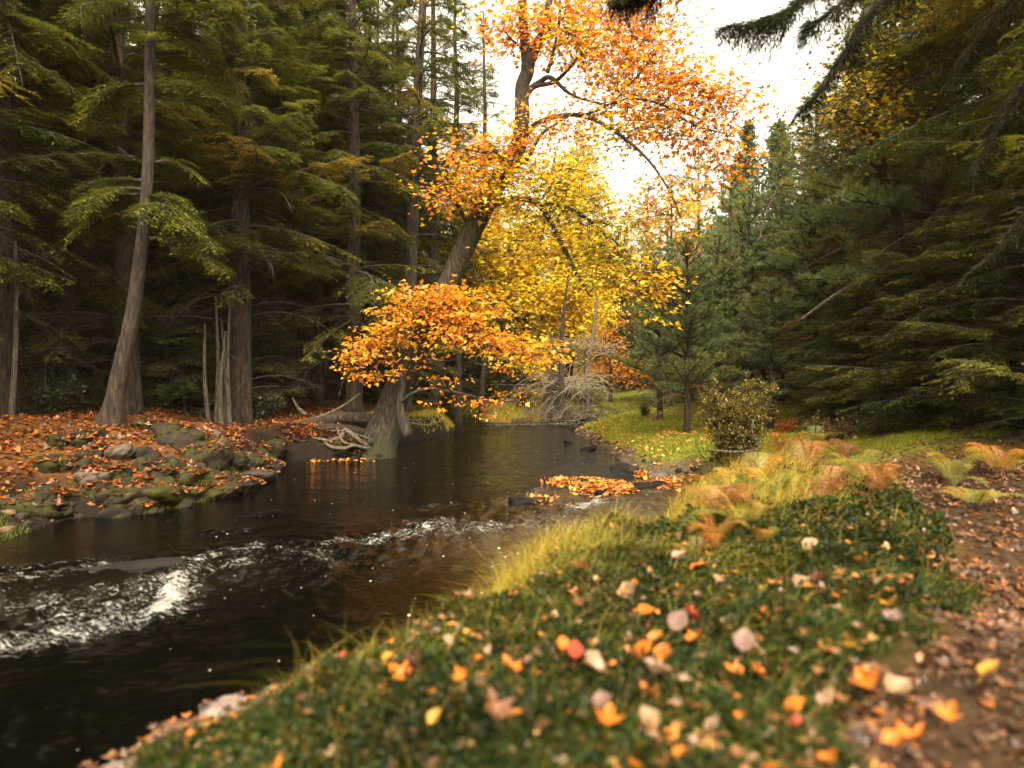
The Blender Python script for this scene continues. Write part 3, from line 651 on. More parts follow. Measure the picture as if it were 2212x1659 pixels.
# trees whose shade reaches in from behind and beside the camera
for k, (x, y, sc, rt) in enumerate([(-9, 5, 1, .2), (-11, 0, 1.1, 1.5), (10.5, 4.5, 1, 3.3), (-14, 9, 1.1, .8), (14, 8, 1.1, 3.8)]):
    plant(HEM, (0, 2)[k % 2], 'tall hemlock standing outside the view beside the photographer', (x, y), 0, sc, rt, group='hemlocks around the photographer')

# ------------------------------------------------------------------ broadleaf trees
RED = [(.90, .28, .02, 4), (.92, .38, .025, 4), (.85, .17, .025, 1.3), (.88, .50, .03, 2)]
ORANGE = [(.90, .36, .02, 4), (.92, .44, .025, 4), (.88, .30, .025, 1.6), (.72, .52, .03, 1.2)]
GOLD = [(.90, .55, .02, 4), (.85, .60, .02, 3), (.66, .56, .02, 2), (.88, .38, .03, 1.2)]
YGREEN = [(.70, .52, .02, 3), (.50, .46, .02, 3), (.80, .48, .02, 2.5), (.34, .36, .02, 1.2)]
YELLOW = [(.88, .62, .02, 4), (.82, .54, .02, 3), (.62, .50, .02, 1.5)]
PALE = [(.70, .52, .18, 3), (.62, .50, .2, 2), (.5, .45, .15, 1)]
OLIVE = [(.16, .15, .02, 3), (.28, .22, .03, 2), (.10, .11, .02, 2), (.45, .24, .03, .8)]
FERN = [(.50, .25, .03, 3), (.36, .28, .03, 3), (.60, .26, .03, 2), (.22, .24, .03, 2)]
def crown(limb_pts, blobs, seed, size, per, kind='lobe3', flat=.35, spread=.28, twigr=.006, bias=(0, 0, 0)):
    """blobs: (centre, (rx,ry,rz), n_clusters, palette). Clusters of leaves on twigs that spring from the nearest limb."""
    r = rs(seed); C = []; PL = []
    for c, rad, nc, pal in blobs:
        d = norm(r.normal(size=(nc, 3))) * (r.random((nc, 1)) ** .4); C.append(np.asarray(c) + d * np.asarray(rad)); PL += [pal] * nc
    C = np.concatenate(C); nC = len(C)
    lp = np.asarray(limb_pts)
    tw = Soup(); S = np.linspace(0, 1, 6)
    near = np.array([np.argmin(np.sum((lp - c) ** 2, 1) + .6 * np.maximum(0, lp[:, 2] - c[2] + .1)) for c in C])
    # later clusters hang on earlier ones: branching twigs
    A = lp[near].copy(); done = np.arange(nC)
    order = np.argsort(np.linalg.norm(C - A, axis=1)); rank = np.empty(nC, int); rank[order] = np.arange(nC)
    for k in order[1:]:
        prev = order[:rank[k]][-400:]; dd = np.sum((C[prev] - C[k]) ** 2, 1); b = np.argmin(dd)
        if dd[b] < np.sum((A[k] - C[k]) ** 2) * .6: A[k] = C[prev[b]]
    L_ = np.linalg.norm(C - A, axis=1); mid = (A + C) / 2 + np.c_[np.zeros((nC, 2)), .12 * L_] + .12 * L_[:, None] * (r.random((nC, 3)) - .5)
    s = S[None, :, None]; tp = (1 - s) ** 2 * A[:, None] + 2 * s * (1 - s) * mid[:, None] + s ** 2 * C[:, None]
    V, fs = tubes(tp, (twigr * (.5 + 1.2 * np.sqrt(L_)))[:, None] * (1.1 - .8 * S[None]), 4); tw.add(V, fs, 0)
    lf = Soup()
    outw = norm(C - A + 1e-4)
    for kc in range(nC):
        m_ = max(2, int(per * (.6 + .8 * r.random())))
        off = r.normal(size=(m_, 3)) * spread * np.array([1, 1, flat]); off += outw[kc] * r.random((m_, 1)) * spread * .8
        pos = C[kc] + off; D_ = norm(off * [1, 1, .3] + outw[kc] * .15 + r.normal(size=(m_, 3)) * .12 + np.array([0, 0, -.10]))
        Nn = norm(np.array([0, 0, 1.]) + r.normal(size=(m_, 3)) * .42 + np.array(bias))
        V, fs, K_ = leaves(pos, D_, Nn, size * (.42 + .95 * r.random(m_)), kind, 1.0, .10 + .15 * r.random())
        lf.add(V, fs, np.repeat(pick(r, PL[kc], m_), K_, 0))
        if m_ > 3:
            sel = slice(0, max(2, m_ // 3)); n_ = len(pos[sel])
            tpp = C[kc][None, None] + (pos[sel] - C[kc])[:, None] * np.linspace(0, 1, 3)[None, :, None]
            V, fs = tubes(tpp, np.full((n_, 3), twigr * .45), 3); tw.add(V, fs, 0)
    return tw.mesh('twigs'), lf.mesh('leaves')
def dense(pts, n=40): return resample([list(p) for p in pts], n)[:, :3]
def px(lst, Yd=None): return [np.r_[P(a[0], a[1], a[2]), a[3]] for a in lst]   # (u,v,Y,radius)
def blob(u, v, Y, ru, rv, n, pal, ry=None):
    k = Y / F; return (P(u, v, Y), (ru * k, ry or ru * k * .8, rv * k), n, pal)
def limbset(trunkn, limbs, parent, mat, rough=.05, sides=9):
    so = Soup()
    for l in limbs:
        V, fs = bark_tube(l, 26, sides, rough, 0, int(abs(l[0][0]) * 100) % 97); so.add(V, fs, 0)
    return obj(trunkn, so.mesh(trunkn, True), mat, parent)

# the leaning red maple over the stream
base = hit(818, 984); base = P(818, 984, 14.6)
mt = thing('maple_tree', 'tall maple leaning right out over the stream, orange above and yellow-green below', 'tree', base)
def rel(pts, o): return [np.r_[np.asarray(p[:3]) - o, p[3]] for p in pts]
TR = px([(797, 1030, 14.6, .52), (812, 985, 14.6, .44), (832, 925, 14.6, .36), (850, 870, 14.6, .31), (878, 800, 14.5, .29), (908, 735, 14.4, .27), (945, 668, 14.3, .25), (975, 600, 14.2, .225), (1010, 520, 14.0, .215), (1045, 450, 13.9, .20),
         (1088, 375, 13.8, .18), (1118, 320, 13.7, .165), (1128, 250, 13.6, .15), (1127, 190, 13.6, .135), (1140, 150, 13.6, .13), (1134, 90, 13.6, .10), (1128, 20, 13.6, .085), (1130, -60, 13.6, .07)])
LM = [px([(1140, 150, 13.6, .11), (1158, 100, 13.6, .10), (1180, 55, 13.5, .085), (1190, -40, 13.5, .06)]),
      px([(1128, 205, 13.6, .07), (1165, 178, 13.5, .055), (1190, 168, 13.4, .045), (1235, 205, 13.2, .03), (1300, 225, 13, .018)]),
      px([(1127, 235, 13.6, .07), (1150, 190, 13.5, .05), (1200, 175, 13.4, .04), (1245, 130, 13.2, .028), (1290, 80, 13.1, .02)]),
      px([(1183, 158, 13.4, .035), (1196, 110, 13.3, .028), (1208, 40, 13.2, .022), (1210, -30, 13.2, .02)]),
      px([(1125, 300, 13.7, .075), (1155, 270, 13.5, .055), (1200, 252, 13.3, .045), (1260, 250, 13.1, .04), (1330, 285, 12.8, .034), (1400, 345, 12.6, .026), (1450, 420, 12.5, .016), (1470, 470, 12.5, .01)]),
      px([(1260, 250, 13.1, .03), (1350, 215, 12.9, .024), (1430, 225, 12.7, .02), (1520, 260, 12.5, .014)]),
      px([(1330, 215, 12.9, .02), (1390, 150, 12.8, .016), (1430, 90, 12.7, .01)]),
      px([(1430, 225, 12.7, .018), (1500, 270, 12.6, .014), (1570, 290, 12.5, .009)]),
      px([(1045, 455, 13.9, .08), (1100, 430, 13.6, .06), (1160, 440, 13.4, .055), (1200, 500, 13.2, .05), (1235, 570, 13.1, .042), (1250, 600, 13.1, .03), (1275, 640, 13, .018)]),
      px([(1160, 440, 13.4, .04), (1230, 450, 13.1, .034), (1300, 500, 12.9, .026), (1350, 570, 12.8, .018), (1392, 650, 12.7, .010)]),
      px([(1300, 500, 12.9, .02), (1350, 540, 12.8, .014), (1410, 610, 12.7, .008)]),
      px([(1088, 375, 13.8, .06), (1140, 340, 13.5, .04), (1170, 290, 13.3, .03), (1230, 250, 13.2, .02)]),
      px([(1020, 500, 14, .05), (985, 440, 13.6, .035), (960, 400, 13.4, .02)]),
      px([(1118, 330, 13.7, .05), (1060, 330, 13.4, .03), (990, 320, 13.2, .016)]),
      px([(1150, 110, 13.6, .04), (1110, 90, 13.4, .025), (1085, 60, 13.3, .012)])]
V, fs = bark_tube(rel(TR, base), 90, 26, .10, .35, 4)
obj('trunk', mesh('maple_trunk', V, fs, None, True), M_MAPLE, mt)
limbset('limb', [rel(l, base) for l in LM], mt, M_TWIG)
BL = [blob(b[0], b[1], b[2], b[3], b[4], int(b[5] * 1.0), b[6]) for b in [
 (1180, 45, 13.3, 80, 60, 34, RED), (1290, 45, 13.2, 90, 60, 40, RED), (1385, 70, 13, 80, 65, 40, RED), (1300, 130, 13.1, 90, 50, 30, ORANGE), (1410, 160, 12.8, 80, 60, 44, RED),
 (1490, 205, 12.7, 70, 45, 30, RED), (1560, 225, 12.6, 38, 55, 20, RED), (1550, 300, 12.6, 40, 55, 18, RED), (1480, 290, 12.7, 70, 50, 24, ORANGE), (1400, 240, 12.9, 80, 45, 28, ORANGE), (1310, 200, 13, 80, 45, 22, ORANGE),
 (1230, 260, 13.2, 80, 28, 20, RED), (1340, 300, 12.9, 70, 30, 14, GOLD), (1120, 95, 13.4, 40, 30, 9, RED), (1100, 60, 13.4, 30, 14, 5, RED), (1560, 370, 12.6, 22, 26, 7, RED), (1430, 440, 12.5, 40, 40, 13, RED), (1480, 390, 12.5, 40, 30, 8, ORANGE),
 (1120, 20, 13.4, 50, 20, 8, ORANGE), (1240, 100, 13.2, 60, 40, 14, GOLD),
 (1000, 320, 13.3, 60, 22, 10, RED), (1080, 325, 13.3, 60, 25, 15, RED), (1150, 300, 13.3, 60, 35, 20, ORANGE), (1030, 380, 13.3, 70, 30, 14, ORANGE), (1130, 360, 13.4, 80, 35, 26, GOLD), (990, 425, 13.4, 55, 22, 14, ORANGE),
 (1050, 425, 13.4, 80, 28, 26, GOLD), (1150, 420, 13.2, 80, 35, 28, YGREEN), (1225, 400, 13.1, 60, 40, 22, GOLD), (1250, 470, 13, 80, 45, 34, YGREEN), (1180, 480, 13.2, 60, 35, 14, YGREEN), (1310, 530, 12.9, 60, 50, 30, YGREEN), (1290, 600, 12.9, 60, 35, 18, YGREEN),
 (1370, 590, 12.8, 50, 45, 24, GOLD), (1395, 660, 12.7, 20, 40, 12, GOLD), (1345, 470, 12.9, 30, 30, 9, YGREEN), (1410, 615, 12.7, 20, 16, 5, ORANGE), (1200, 550, 13.1, 50, 30, 9, GOLD), (960, 440, 13.4, 24, 20, 5, RED)]]
LP = np.concatenate([dense([p[:3] for p in l], 30) for l in LM] + [dense([p[:3] for p in TR[9:]], 40)])
tw, lf = crown(LP - base, [(c - base, r_, n_, p_) for c, r_, n_, p_ in BL], 41, .080, 20, 'maple', .4, .30, .008)
obj('twigs', tw, M_TWIG, mt); obj('leaves', lf, M_LEAF, mt)

# the orange sapling in front of its foot
b2 = P(868, 900, 13.9)
sp = thing('maple_sapling', 'small sapling with glowing orange leaves and a dark stem in front of the leaning trunk', 'tree', b2)
ST = px([(880, 940, 13.9, .10), (866, 895, 13.9, .085), (867, 850, 13.85, .07), (874, 800, 13.8, .062), (888, 750, 13.7, .055), (903, 705, 13.6, .045), (912, 680, 13.6, .035), (935, 655, 13.6, .028), (965, 630, 13.6, .015)])
SL = [px([(898, 718, 13.6, .035), (915, 705, 13.5, .03), (965, 703, 13.3, .026), (1035, 735, 13.2, .022), (1100, 765, 13.1, .016), (1140, 772, 13.0, .012), (1180, 757, 13, .007)]),
      px([(868, 868, 13.85, .045), (890, 850, 13.6, .03), (925, 840, 13.5, .026), (990, 848, 13.3, .02), (1060, 865, 13.2, .012), (1120, 868, 13.2, .007)]),
      px([(890, 745, 13.7, .03), (850, 715, 13.6, .02), (810, 705, 13.5, .014), (770, 750, 13.5, .008)]),
      px([(880, 780, 13.75, .026), (840, 770, 13.6, .016), (790, 790, 13.5, .008)]),
      px([(903, 705, 13.6, .03), (885, 670, 13.5, .02), (868, 640, 13.4, .01)]),
      px([(935, 665, 13.6, .02), (990, 670, 13.4, .014), (1050, 690, 13.3, .008)])]
V, fs = bark_tube(rel(ST, b2), 40, 12, .06, 0, 8)
obj('trunk', mesh('sapling_trunk', V, fs, None, True), M_TWIG, sp); limbset('limb', [rel(l, b2) for l in SL], sp, M_TWIG, sides=7)
BS = [blob(*b) for b in [(905, 640, 13.4, 50, 18, 20, ORANGE), (975, 645, 13.4, 55, 22, 28, ORANGE), (1040, 655, 13.3, 35, 20, 12, ORANGE), (950, 680, 13.3, 80, 22, 24, ORANGE), (1030, 690, 13.2, 50, 25, 22, ORANGE),
 (870, 690, 13.5, 50, 25, 24, ORANGE), (830, 725, 13.5, 50, 25, 24, ORANGE), (800, 765, 13.5, 50, 25, 22, ORANGE), (800, 805, 13.5, 35, 18, 11, ORANGE), (860, 740, 13.5, 40, 25, 9, GOLD), (760, 775, 13.5, 22, 12, 5, ORANGE),
 (1000, 725, 13.1, 60, 22, 22, ORANGE), (1080, 735, 13.1, 60, 22, 26, ORANGE), (1140, 760, 13, 50, 22, 20, ORANGE), (1085, 762, 13.1, 50, 12, 7, GOLD), (1110, 790, 13.1, 30, 10, 2, ORANGE), (1180, 775, 13, 16, 12, 5, ORANGE),
 (950, 825, 13.4, 60, 22, 3, ORANGE), (1010, 862, 13.3, 60, 14, 3, RED), (940, 868, 13.4, 40, 10, 1, RED), (1060, 880, 13.3, 50, 10, 3, RED), (900, 790, 13.5, 30, 20, 3, ORANGE), (1105, 860, 13.2, 30, 16, 5, ORANGE)]]
LP = np.concatenate([dense([p[:3] for p in l], 20) for l in SL] + [dense([p[:3] for p in ST[3:]], 20)])
tw, lf = crown(LP - b2, [(c - b2, r_, n_, p_) for c, r_, n_, p_ in BS], 43, .078, 15, 'maple', .18, .22, .006)
obj('twigs', tw, M_TWIG, sp); obj('leaves', lf, M_LEAF, sp)

def broad(name, label, trunk, limbs, blobs, seed, size, per, kind='lobe3', mat=None, flat=.5, spread=.4, group=None, cat='tree'):
    o_ = np.array(trunk[0][:3]); t = thing(name, label, cat, o_, group=group)
    V, fs = bark_tube(rel(trunk, o_), 40, 12, .06, .3, seed); obj('trunk', mesh(name + '_trunk', V, fs, None, True), mat or M_BARK, t)
    if limbs: limbset('limb', [rel(l, o_) for l in limbs], t, mat or M_TWIG, sides=6)
    LP = np.concatenate([dense([p[:3] for p in l], 20) for l in limbs + [trunk]])
    tw, lf = crown(LP - o_, [(c - o_, r_, n_, p_) for c, r_, n_, p_ in blobs], seed, size, per, kind, flat, spread, .007)
    obj('twigs', tw, M_TWIG, t); obj('leaves', lf, M_LEAF, t); return t
yl = [px([(1130, 700, 29, .05), (1060, 640, 28, .03), (1000, 600, 27.5, .015)]), px([(1160, 560, 29, .05), (1230, 480, 29, .03), (1290, 420, 29, .015)]), px([(1150, 640, 29, .05), (1220, 600, 28.5, .03), (1290, 610, 28, .012)])]
broad('yellow_tree', 'yellow-leaved tree glowing in the middle distance behind the leaning maple', px([(1125, 895, 29, .2), (1130, 750, 29, .16), (1150, 600, 29, .13), (1180, 450, 29, .09), (1200, 330, 29, .04)]), yl,
      [blob(*b) for b in [(1100, 560, 28.5, 90, 70, 50, YELLOW), (1180, 500, 28.5, 80, 80, 46, YELLOW), (1040, 640, 28, 60, 50, 22, YELLOW), (1150, 640, 28, 70, 50, 34, YELLOW), (1230, 620, 28, 60, 60, 34, YELLOW), (1270, 680, 28, 40, 35, 16, YELLOW), (1180, 700, 28, 50, 40, 18, YELLOW), (1220, 400, 29, 50, 50, 22, YELLOW), (1060, 480, 29, 50, 60, 20, GOLD), (1180, 770, 28, 30, 50, 12, YELLOW), (1010, 560, 28, 50, 30, 10, GOLD)]], 51, .16, 50)
broad('yellow_tree', 'taller pale yellow tree hazing into the gap of sky', px([(1225, 890, 33, .22), (1235, 700, 33, .17), (1250, 500, 33, .1), (1262, 320, 33, .04)]), [px([(1240, 600, 33, .06), (1290, 520, 32, .03), (1320, 480, 32, .015)]), px([(1245, 520, 33, .05), (1210, 450, 32, .02)])],
      [blob(*b) for b in [(1258, 350, 33, 28, 55, 22, PALE), (1262, 440, 33, 45, 50, 32, PALE), (1290, 520, 32, 45, 50, 34, YELLOW), (1230, 540, 32, 50, 60, 34, YELLOW), (1320, 580, 32, 30, 40, 18, YELLOW), (1260, 620, 32, 60, 50, 30, YELLOW), (1250, 720, 32, 50, 50, 22, YELLOW)]], 52, .17, 50)
broad('yellow_tree', 'low golden tree low behind the drooping dead branches', px([(1040, 892, 27, .12), (1045, 800, 27, .09), (1060, 720, 27, .05)]), [px([(1045, 810, 27, .04), (1100, 780, 26, .015)]), px([(1045, 790, 27, .04), (1000, 770, 26, .015)])],
      [blob(*b) for b in [(1085, 770, 26, 70, 35, 10, GOLD), (1140, 790, 26, 24, 35, 6, YGREEN)]], 53, .12, 36)
broad('orange_shrub_tree', 'small orange-red tree glowing at the far side of the meadow', px([(1318, 868, 30, .08), (1320, 820, 30, .06), (1316, 720, 30, .03)]), [px([(1319, 810, 30, .03), (1360, 790, 30, .012)]), px([(1318, 780, 30, .03), (1295, 740, 30, .012)])],
      [blob(*b) for b in [(1318, 790, 30, 32, 28, 18, ORANGE), (1355, 805, 30, 30, 22, 14, RED), (1310, 710, 30, 18, 30, 12, RED), (1322, 745, 30, 22, 25, 10, RED), (1390, 800, 30, 26, 18, 8, ORANGE)]], 54, .12, 24)
broad('orange_tree', 'orange-topped tree beyond the meadow beneath the hanging maple sprays', px([(1440, 880, 33, .14), (1445, 700, 33, .1), (1442, 480, 33, .04)]), [px([(1444, 650, 33, .04), (1480, 600, 33, .015)])],
      [blob(*b) for b in [(1450, 470, 33, 45, 40, 26, GOLD), (1420, 510, 33, 45, 35, 18, PALE), (1470, 520, 33, 35, 30, 14, ORANGE), (1500, 440, 34, 30, 30, 10, RED), (1380, 520, 34, 40, 30, 12, PALE), (1440, 590, 33, 50, 40, 18, OLIVE)]], 55, .14, 30)
broad('yellow_leaved_tree', 'tree with yellowing leaves showing among the dark conifers at the upper right', px([(1985, 760, 13, .12), (1960, 560, 13, .09), (1900, 330, 12.6, .07), (1870, 180, 12.4, .03)]), [px([(1900, 330, 12.6, .05), (1820, 240, 12.2, .03), (1760, 260, 12, .012)]), px([(1920, 380, 12.7, .04), (1840, 330, 12.3, .02), (1790, 350, 12, .01)]), px([(1880, 220, 12.4, .03), (1960, 130, 12.4, .02), (2080, 40, 12.2, .01)])],
      [blob(*b) for b in [(1860, 210, 12.2, 60, 40, 24, YGREEN), (1800, 260, 12, 55, 40, 22, OLIVE), (1860, 270, 12.1, 50, 35, 20, GOLD), (1900, 120, 12.2, 60, 50, 24, OLIVE), (1790, 330, 12, 50, 30, 14, OLIVE), (2085, 50, 12, 40, 30, 9, GOLD), (1990, 90, 12.2, 50, 50, 12, YGREEN), (1930, 190, 12.2, 40, 40, 12, OLIVE)]], 56, .085, 26)

# the bough that hangs in from the upper right, part of a big pine rooted beyond the frame
def bough_tree(name, label, base_, trunk, boughs, seed, pal, nl=.05, nw=.010, spc=.07, lmax=.5, droopy=.5, kind='hemlock'):
    t = thing(name, label, 'tree', base_)
    V, fs = bark_tube(rel(trunk, base_), 50, 16, .06, .3, seed); obj('trunk', mesh(name + '_trunk', V, fs, None, True), M_BARK, t)
    r = rs(seed); so = Soup(); fo = Soup()
    for bgh in boughs:
        c = resample(rel(bgh, base_), 30); V, fs = tubes(c[:, :3], c[:, 3], 7, True); so.add(V, fs, 0)
        Ltot = np.linalg.norm(np.diff(c[:, :3], axis=0), axis=1).sum(); m_ = int(Ltot / spc * 2)
        u = .05 + .95 * r.random(m_); fi = u * 28.9; k0 = fi.astype(int); ff = (fi - k0)[:, None]
        p0 = c[k0, :3] * (1 - ff) + c[k0 + 1, :3] * ff; T = norm(c[k0 + 1, :3] - c[k0, :3]); sg = np.where(r.random(m_) < .5, -1., 1.)
        sd_ = norm(np.cross(T, np.tile([0, 0, 1.], (m_, 1)))); d2 = norm(T * .7 + sd_ * (sg * .7)[:, None] + .6 * (r.random((m_, 3)) - .5))
        l2 = lmax * (1.1 - .8 * u) * (.4 + .9 * r.random(m_)); K2 = 6; s2 = np.linspace(0, 1, K2)
        B2 = p0[:, None] + d2[:, None] * (l2[:, None] * s2)[..., None] - np.array([0, 0, 1.]) * (l2[:, None] * s2 ** 2 * droopy)[..., None]
        V, fs = tubes(B2, np.full((m_, K2), .005) * (1.2 - s2)[None], 3); so.add(V, fs, 0)
        n3 = np.maximum((l2 / .007).astype(int), 4); j = np.repeat(np.arange(m_), n3); t3 = len(j)
        u3 = r.random(t3) * (K2 - 1.001); kk = u3.astype(int); f3 = (u3 - kk)[:, None]
        q0 = B2[j, kk] * (1 - f3) + B2[j, kk + 1] * f3; T3 = norm(B2[j, kk + 1] - B2[j, kk])
        S3 = norm(np.cross(T3, norm(np.array([0, 0, 1.]) + .5 * (r.random((t3, 3)) - .5)))) * np.where(r.random(t3) < .5, -1., 1.)[:, None]
        off = S3 * (r.random((t3, 1)) ** 1.5) * .07
        V, fs, K_ = leaves(q0 + off, norm(T3 * .6 + S3 * .8 + .3 * (r.random((t3, 3)) - .5)), r.random((t3, 3)) - [.5, .5, -.5], nl * (.7 + .6 * r.random(t3)), 'tri', nw / nl, 0)
        fo.add(V, fs, np.repeat(pick(r, pal, m_)[j], K_, 0))
    obj('branches', so.mesh(name + '_b'), M_TWIG, t); obj('foliage', fo.mesh(name + '_f'), M_NEEDLE, t); return t
bb = np.array([5.6, 5.6, hz(5.6, 5.6) - .1])
bough_tree('overhanging_hemlock', 'big conifer beyond the right edge whose dark bough sweeps down across the sky', bb,
    [np.array([5.6, 5.6, bb[2], .3]), np.array([5.65, 5.6, 5, .22]), np.array([5.6, 5.7, 9, .12])],
    [px([(2440, -330, 5.8, .09), (2150, -200, 6.0, .075), (1990, -70, 6.2, .06), (1880, 30, 6.4, .055), (1840, 100, 6.5, .045), (1775, 190, 6.6, .03), (1735, 240, 6.7, .015)]),
     px([(2440, -360, 5.8, .07), (2100, -250, 5.6, .05), (1860, -110, 5.4, .035), (1720, 10, 5.3, .02), (1640, 50, 5.3, .012), (1565, 60, 5.3, .006)]),
     px([(1990, -120, 5.6, .03), (1900, -60, 5.4, .02), (1800, 20, 5.3, .012), (1740, 60, 5.3, .007)]),
     px([(2430, -420, 5.6, .07), (1900, -260, 5.2, .04), (1600, -130, 5.0, .025), (1420, -30, 4.9, .012), (1340, -5, 4.9, .007)]),
     px([(2440, -200, 5.8, .06), (2250, -60, 6.2, .045), (2130, 60, 6.5, .03), (2060, 170, 6.8, .015)]),
     px([(2440, 0, 5.9, .06), (2280, 120, 6.3, .045), (2170, 250, 6.7, .03), (2100, 380, 7.0, .015)]),
     px([(2440, 250, 5.8, .05), (2300, 380, 6.3, .035), (2180, 520, 6.8, .025), (2080, 600, 7.2, .012)])],
    61, HEMLOCK_DARK, spc=.035, lmax=.42)
# ------------------------------------------------------------------ single trunks, poles, snags
def trunk_tree(name, label, pts, rough=.06, flare=.4, seed=1, mat=None, crownparts=None):
    o_ = np.array(pts[0][:3]); t = thing(name, label, 'tree', o_)
    V, fs = bark_tube(rel(pts, o_), 80, 22, rough, flare, seed); obj('trunk', mesh(name + '_trunk', V, fs, None, True), mat or M_BARK, t); return t
o1 = onground(236, 11.4, -.15)
slant = trunk_tree('hemlock_tree', 'thick hemlock trunk slanting up to the right out of the orange leaf slope', [np.r_[o1, .22]] + px([(246, 870, 11.4, 0.146), (262, 790, 11.4, 0.128), (282, 700, 11.4, 0.115), (298, 600, 11.4, 0.106), (310, 500, 11.3, 0.097), (318, 400, 11.3, 0.090), (322, 300, 11.3, 0.084), (324, 150, 11.2, 0.078), (326, 0, 11.2, 0.072), (328, -200, 11.2, 0.062)]), .08, .45, 3)
bl = rs(77); SB = []
for k in range(22):
    v0 = bl.uniform(-150, 560); sgn = 1 if k % 3 else -1; Ln = bl.uniform(90, 210); yd = bl.uniform(-1.2, .8); dv = bl.uniform(30, 110)
    u0 = np.interp(v0, [-200, 300, 600], [328, 322, 298])
    SB.append(px([(u0, v0, 11.3, .035), (u0 + sgn * Ln * .5, v0 - 10 + dv * .2, 11.3 + yd * .5, .022), (u0 + sgn * Ln, v0 + dv * .8, 11.3 + yd, .010)]))
def sprays(boughs, base_, seed, pal, lmax=.5, spc=.1, nl=.06, nw=.014, parent=None, droopy=.45, den=.016):
    r = rs(seed); so = Soup(); fo = Soup()
    for bgh in boughs:
        c = resample(rel(bgh, base_), 20); V, fs = tubes(c[:, :3], c[:, 3], 5); so.add(V, fs, 0)
        Lt = np.linalg.norm(np.diff(c[:, :3], axis=0), axis=1).sum(); m_ = int(Lt / spc * 2)
        u = .12 + .88 * r.random(m_); fi = u * 18.9; k0 = fi.astype(int); ff = (fi - k0)[:, None]
        p0 = c[k0, :3] * (1 - ff) + c[k0 + 1, :3] * ff; T = norm(c[k0 + 1, :3] - c[k0, :3]); sg = np.where(r.random(m_) < .5, -1., 1.)
        sd_ = norm(np.cross(T, np.tile([0, 0, 1.], (m_, 1)))); d2 = norm(T * .6 + sd_ * (sg * .8)[:, None] + .3 * (r.random((m_, 3)) - .5))
        l2 = lmax * (1.15 - .75 * u) * (.5 + .8 * r.random(m_)); K2 = 6; s2 = np.linspace(0, 1, K2)
        B2 = p0[:, None] + d2[:, None] * (l2[:, None] * s2)[..., None] - np.array([0, 0, 1.]) * (l2[:, None] * s2 ** 2 * droopy)[..., None]
        V, fs = tubes(B2, np.full((m_, K2), .005) * (1.2 - s2)[None], 3); so.add(V, fs, 0)
        n3 = np.maximum((l2 / den).astype(int), 4); j = np.repeat(np.arange(m_), n3); t3 = len(j)
        u3 = r.random(t3) * (K2 - 1.001); kk = u3.astype(int); f3 = (u3 - kk)[:, None]
        q0 = B2[j, kk] * (1 - f3) + B2[j, kk + 1] * f3; T3 = norm(B2[j, kk + 1] - B2[j, kk])
        S3 = norm(np.cross(T3, norm(np.array([0, 0, 1.]) + .3 * (r.random((t3, 3)) - .5)))) * np.where(r.random(t3) < .5, -1., 1.)[:, None]
        V, fs, K_ = leaves(q0 + S3 * (r.random((t3, 1)) ** 1.3) * .14, norm(T3 * .7 + S3 * .7 + .3 * (r.random((t3, 3)) - .5)), np.array([0, 0, 1.]) + .5 * (r.random((t3, 3)) - .5), nl * (.7 + .6 * r.random(t3)), 'tri', nw / nl, 0)
        fo.add(V, fs, np.repeat(pick(r, pal, m_)[j], K_, 0))
    obj('branches', so.mesh('b'), M_TWIG, parent); obj('foliage', fo.mesh('f'), M_NEEDLE, parent)
sprays(SB, o1, 78, HEMLOCK, .7, .06, parent=slant, den=.010, nl=.075, nw=.02)

POLES = [(452, 13.9, 700, 'leftmost thin dead pole of the cluster on the left bank'), (466, 14.2, 640, 'tall thin dead pole second from the left of the cluster'), (478, 13.8, 715, 'thin dead pole in the middle of the cluster'),
         (487, 14.4, 690, 'short thin dead pole right of the middle of the cluster'), (497, 14.0, 650, 'rightmost thin dead pole of the cluster on the left bank'), (24, 11.7, 520, 'thin pale pole tree beside the trunk at the left edge'), (36, 12.3, 470, 'thin pale split pole a little right of the left edge trunk')]
for k, (u, Y_, vt, lb) in enumerate(POLES):
    b_0 = onground(u, Y_, -.1); tp = P(u + (k % 3 - 1) * 9, vt, Y_)
    mid = (b_0 + tp) / 2 + [(k % 2 - .5) * .1, 0, 0]
    t = thing('dead_pole', lb, 'dead tree', b_0, group='thin dead poles on the left bank')
    V, fs = bark_tube(rel([np.r_[b_0, .05], np.r_[mid, .04], np.r_[tp, .02]], b_0), 30, 8, .05, 0, k); obj('trunk', mesh('pole', V, fs, None, True), M_POLE, t)

# pale bare snag, vine-hung stump and brush heap at the bend
b_0 = onground(1196, 26.9, -.1)
st = trunk_tree('tree_stump', 'tall broken mossy stump hung with pale vines at the bend of the stream', [np.r_[b_0, .19]] + px([(1199, 850, 26.9, .15), (1201, 800, 26.9, .13), (1198, 765, 26.9, .12), (1199, 748, 26.9, .05)]), .12, .15, 9, M_MAPLE)
b_0 = onground(1178, 26.6, -.1)
trunk_tree('tree_stump', 'dark leaning stub just left of the vine-hung stump', [np.r_[b_0, .17]] + px([(1183, 855, 26.6, .10), (1190, 810, 26.6, .07), (1193, 780, 26.6, .03)]), .12, .1, 10)
b_0 = onground(1215, 25.8, -.1)
trunk_tree('bare_tree', 'pale bare trunk rising behind the vine-hung stump', [np.r_[b_0, .12]] + px([(1213, 780, 25.8, .095), (1216, 700, 25.8, .08), (1222, 640, 25.8, .06), (1230, 580, 25.8, .03)]), .06, .2, 12, M_BARK)
b_0 = onground(1272, 27, -.1)
trunk_tree('bare_tree', 'thin reddish bare trunk leaning right at the bend', [np.r_[b_0, .09]] + px([(1268, 800, 27, .08), (1282, 720, 27, .07), (1290, 640, 27, .04)]), .06, .2, 13, M_DEAD)
r = rs(90)
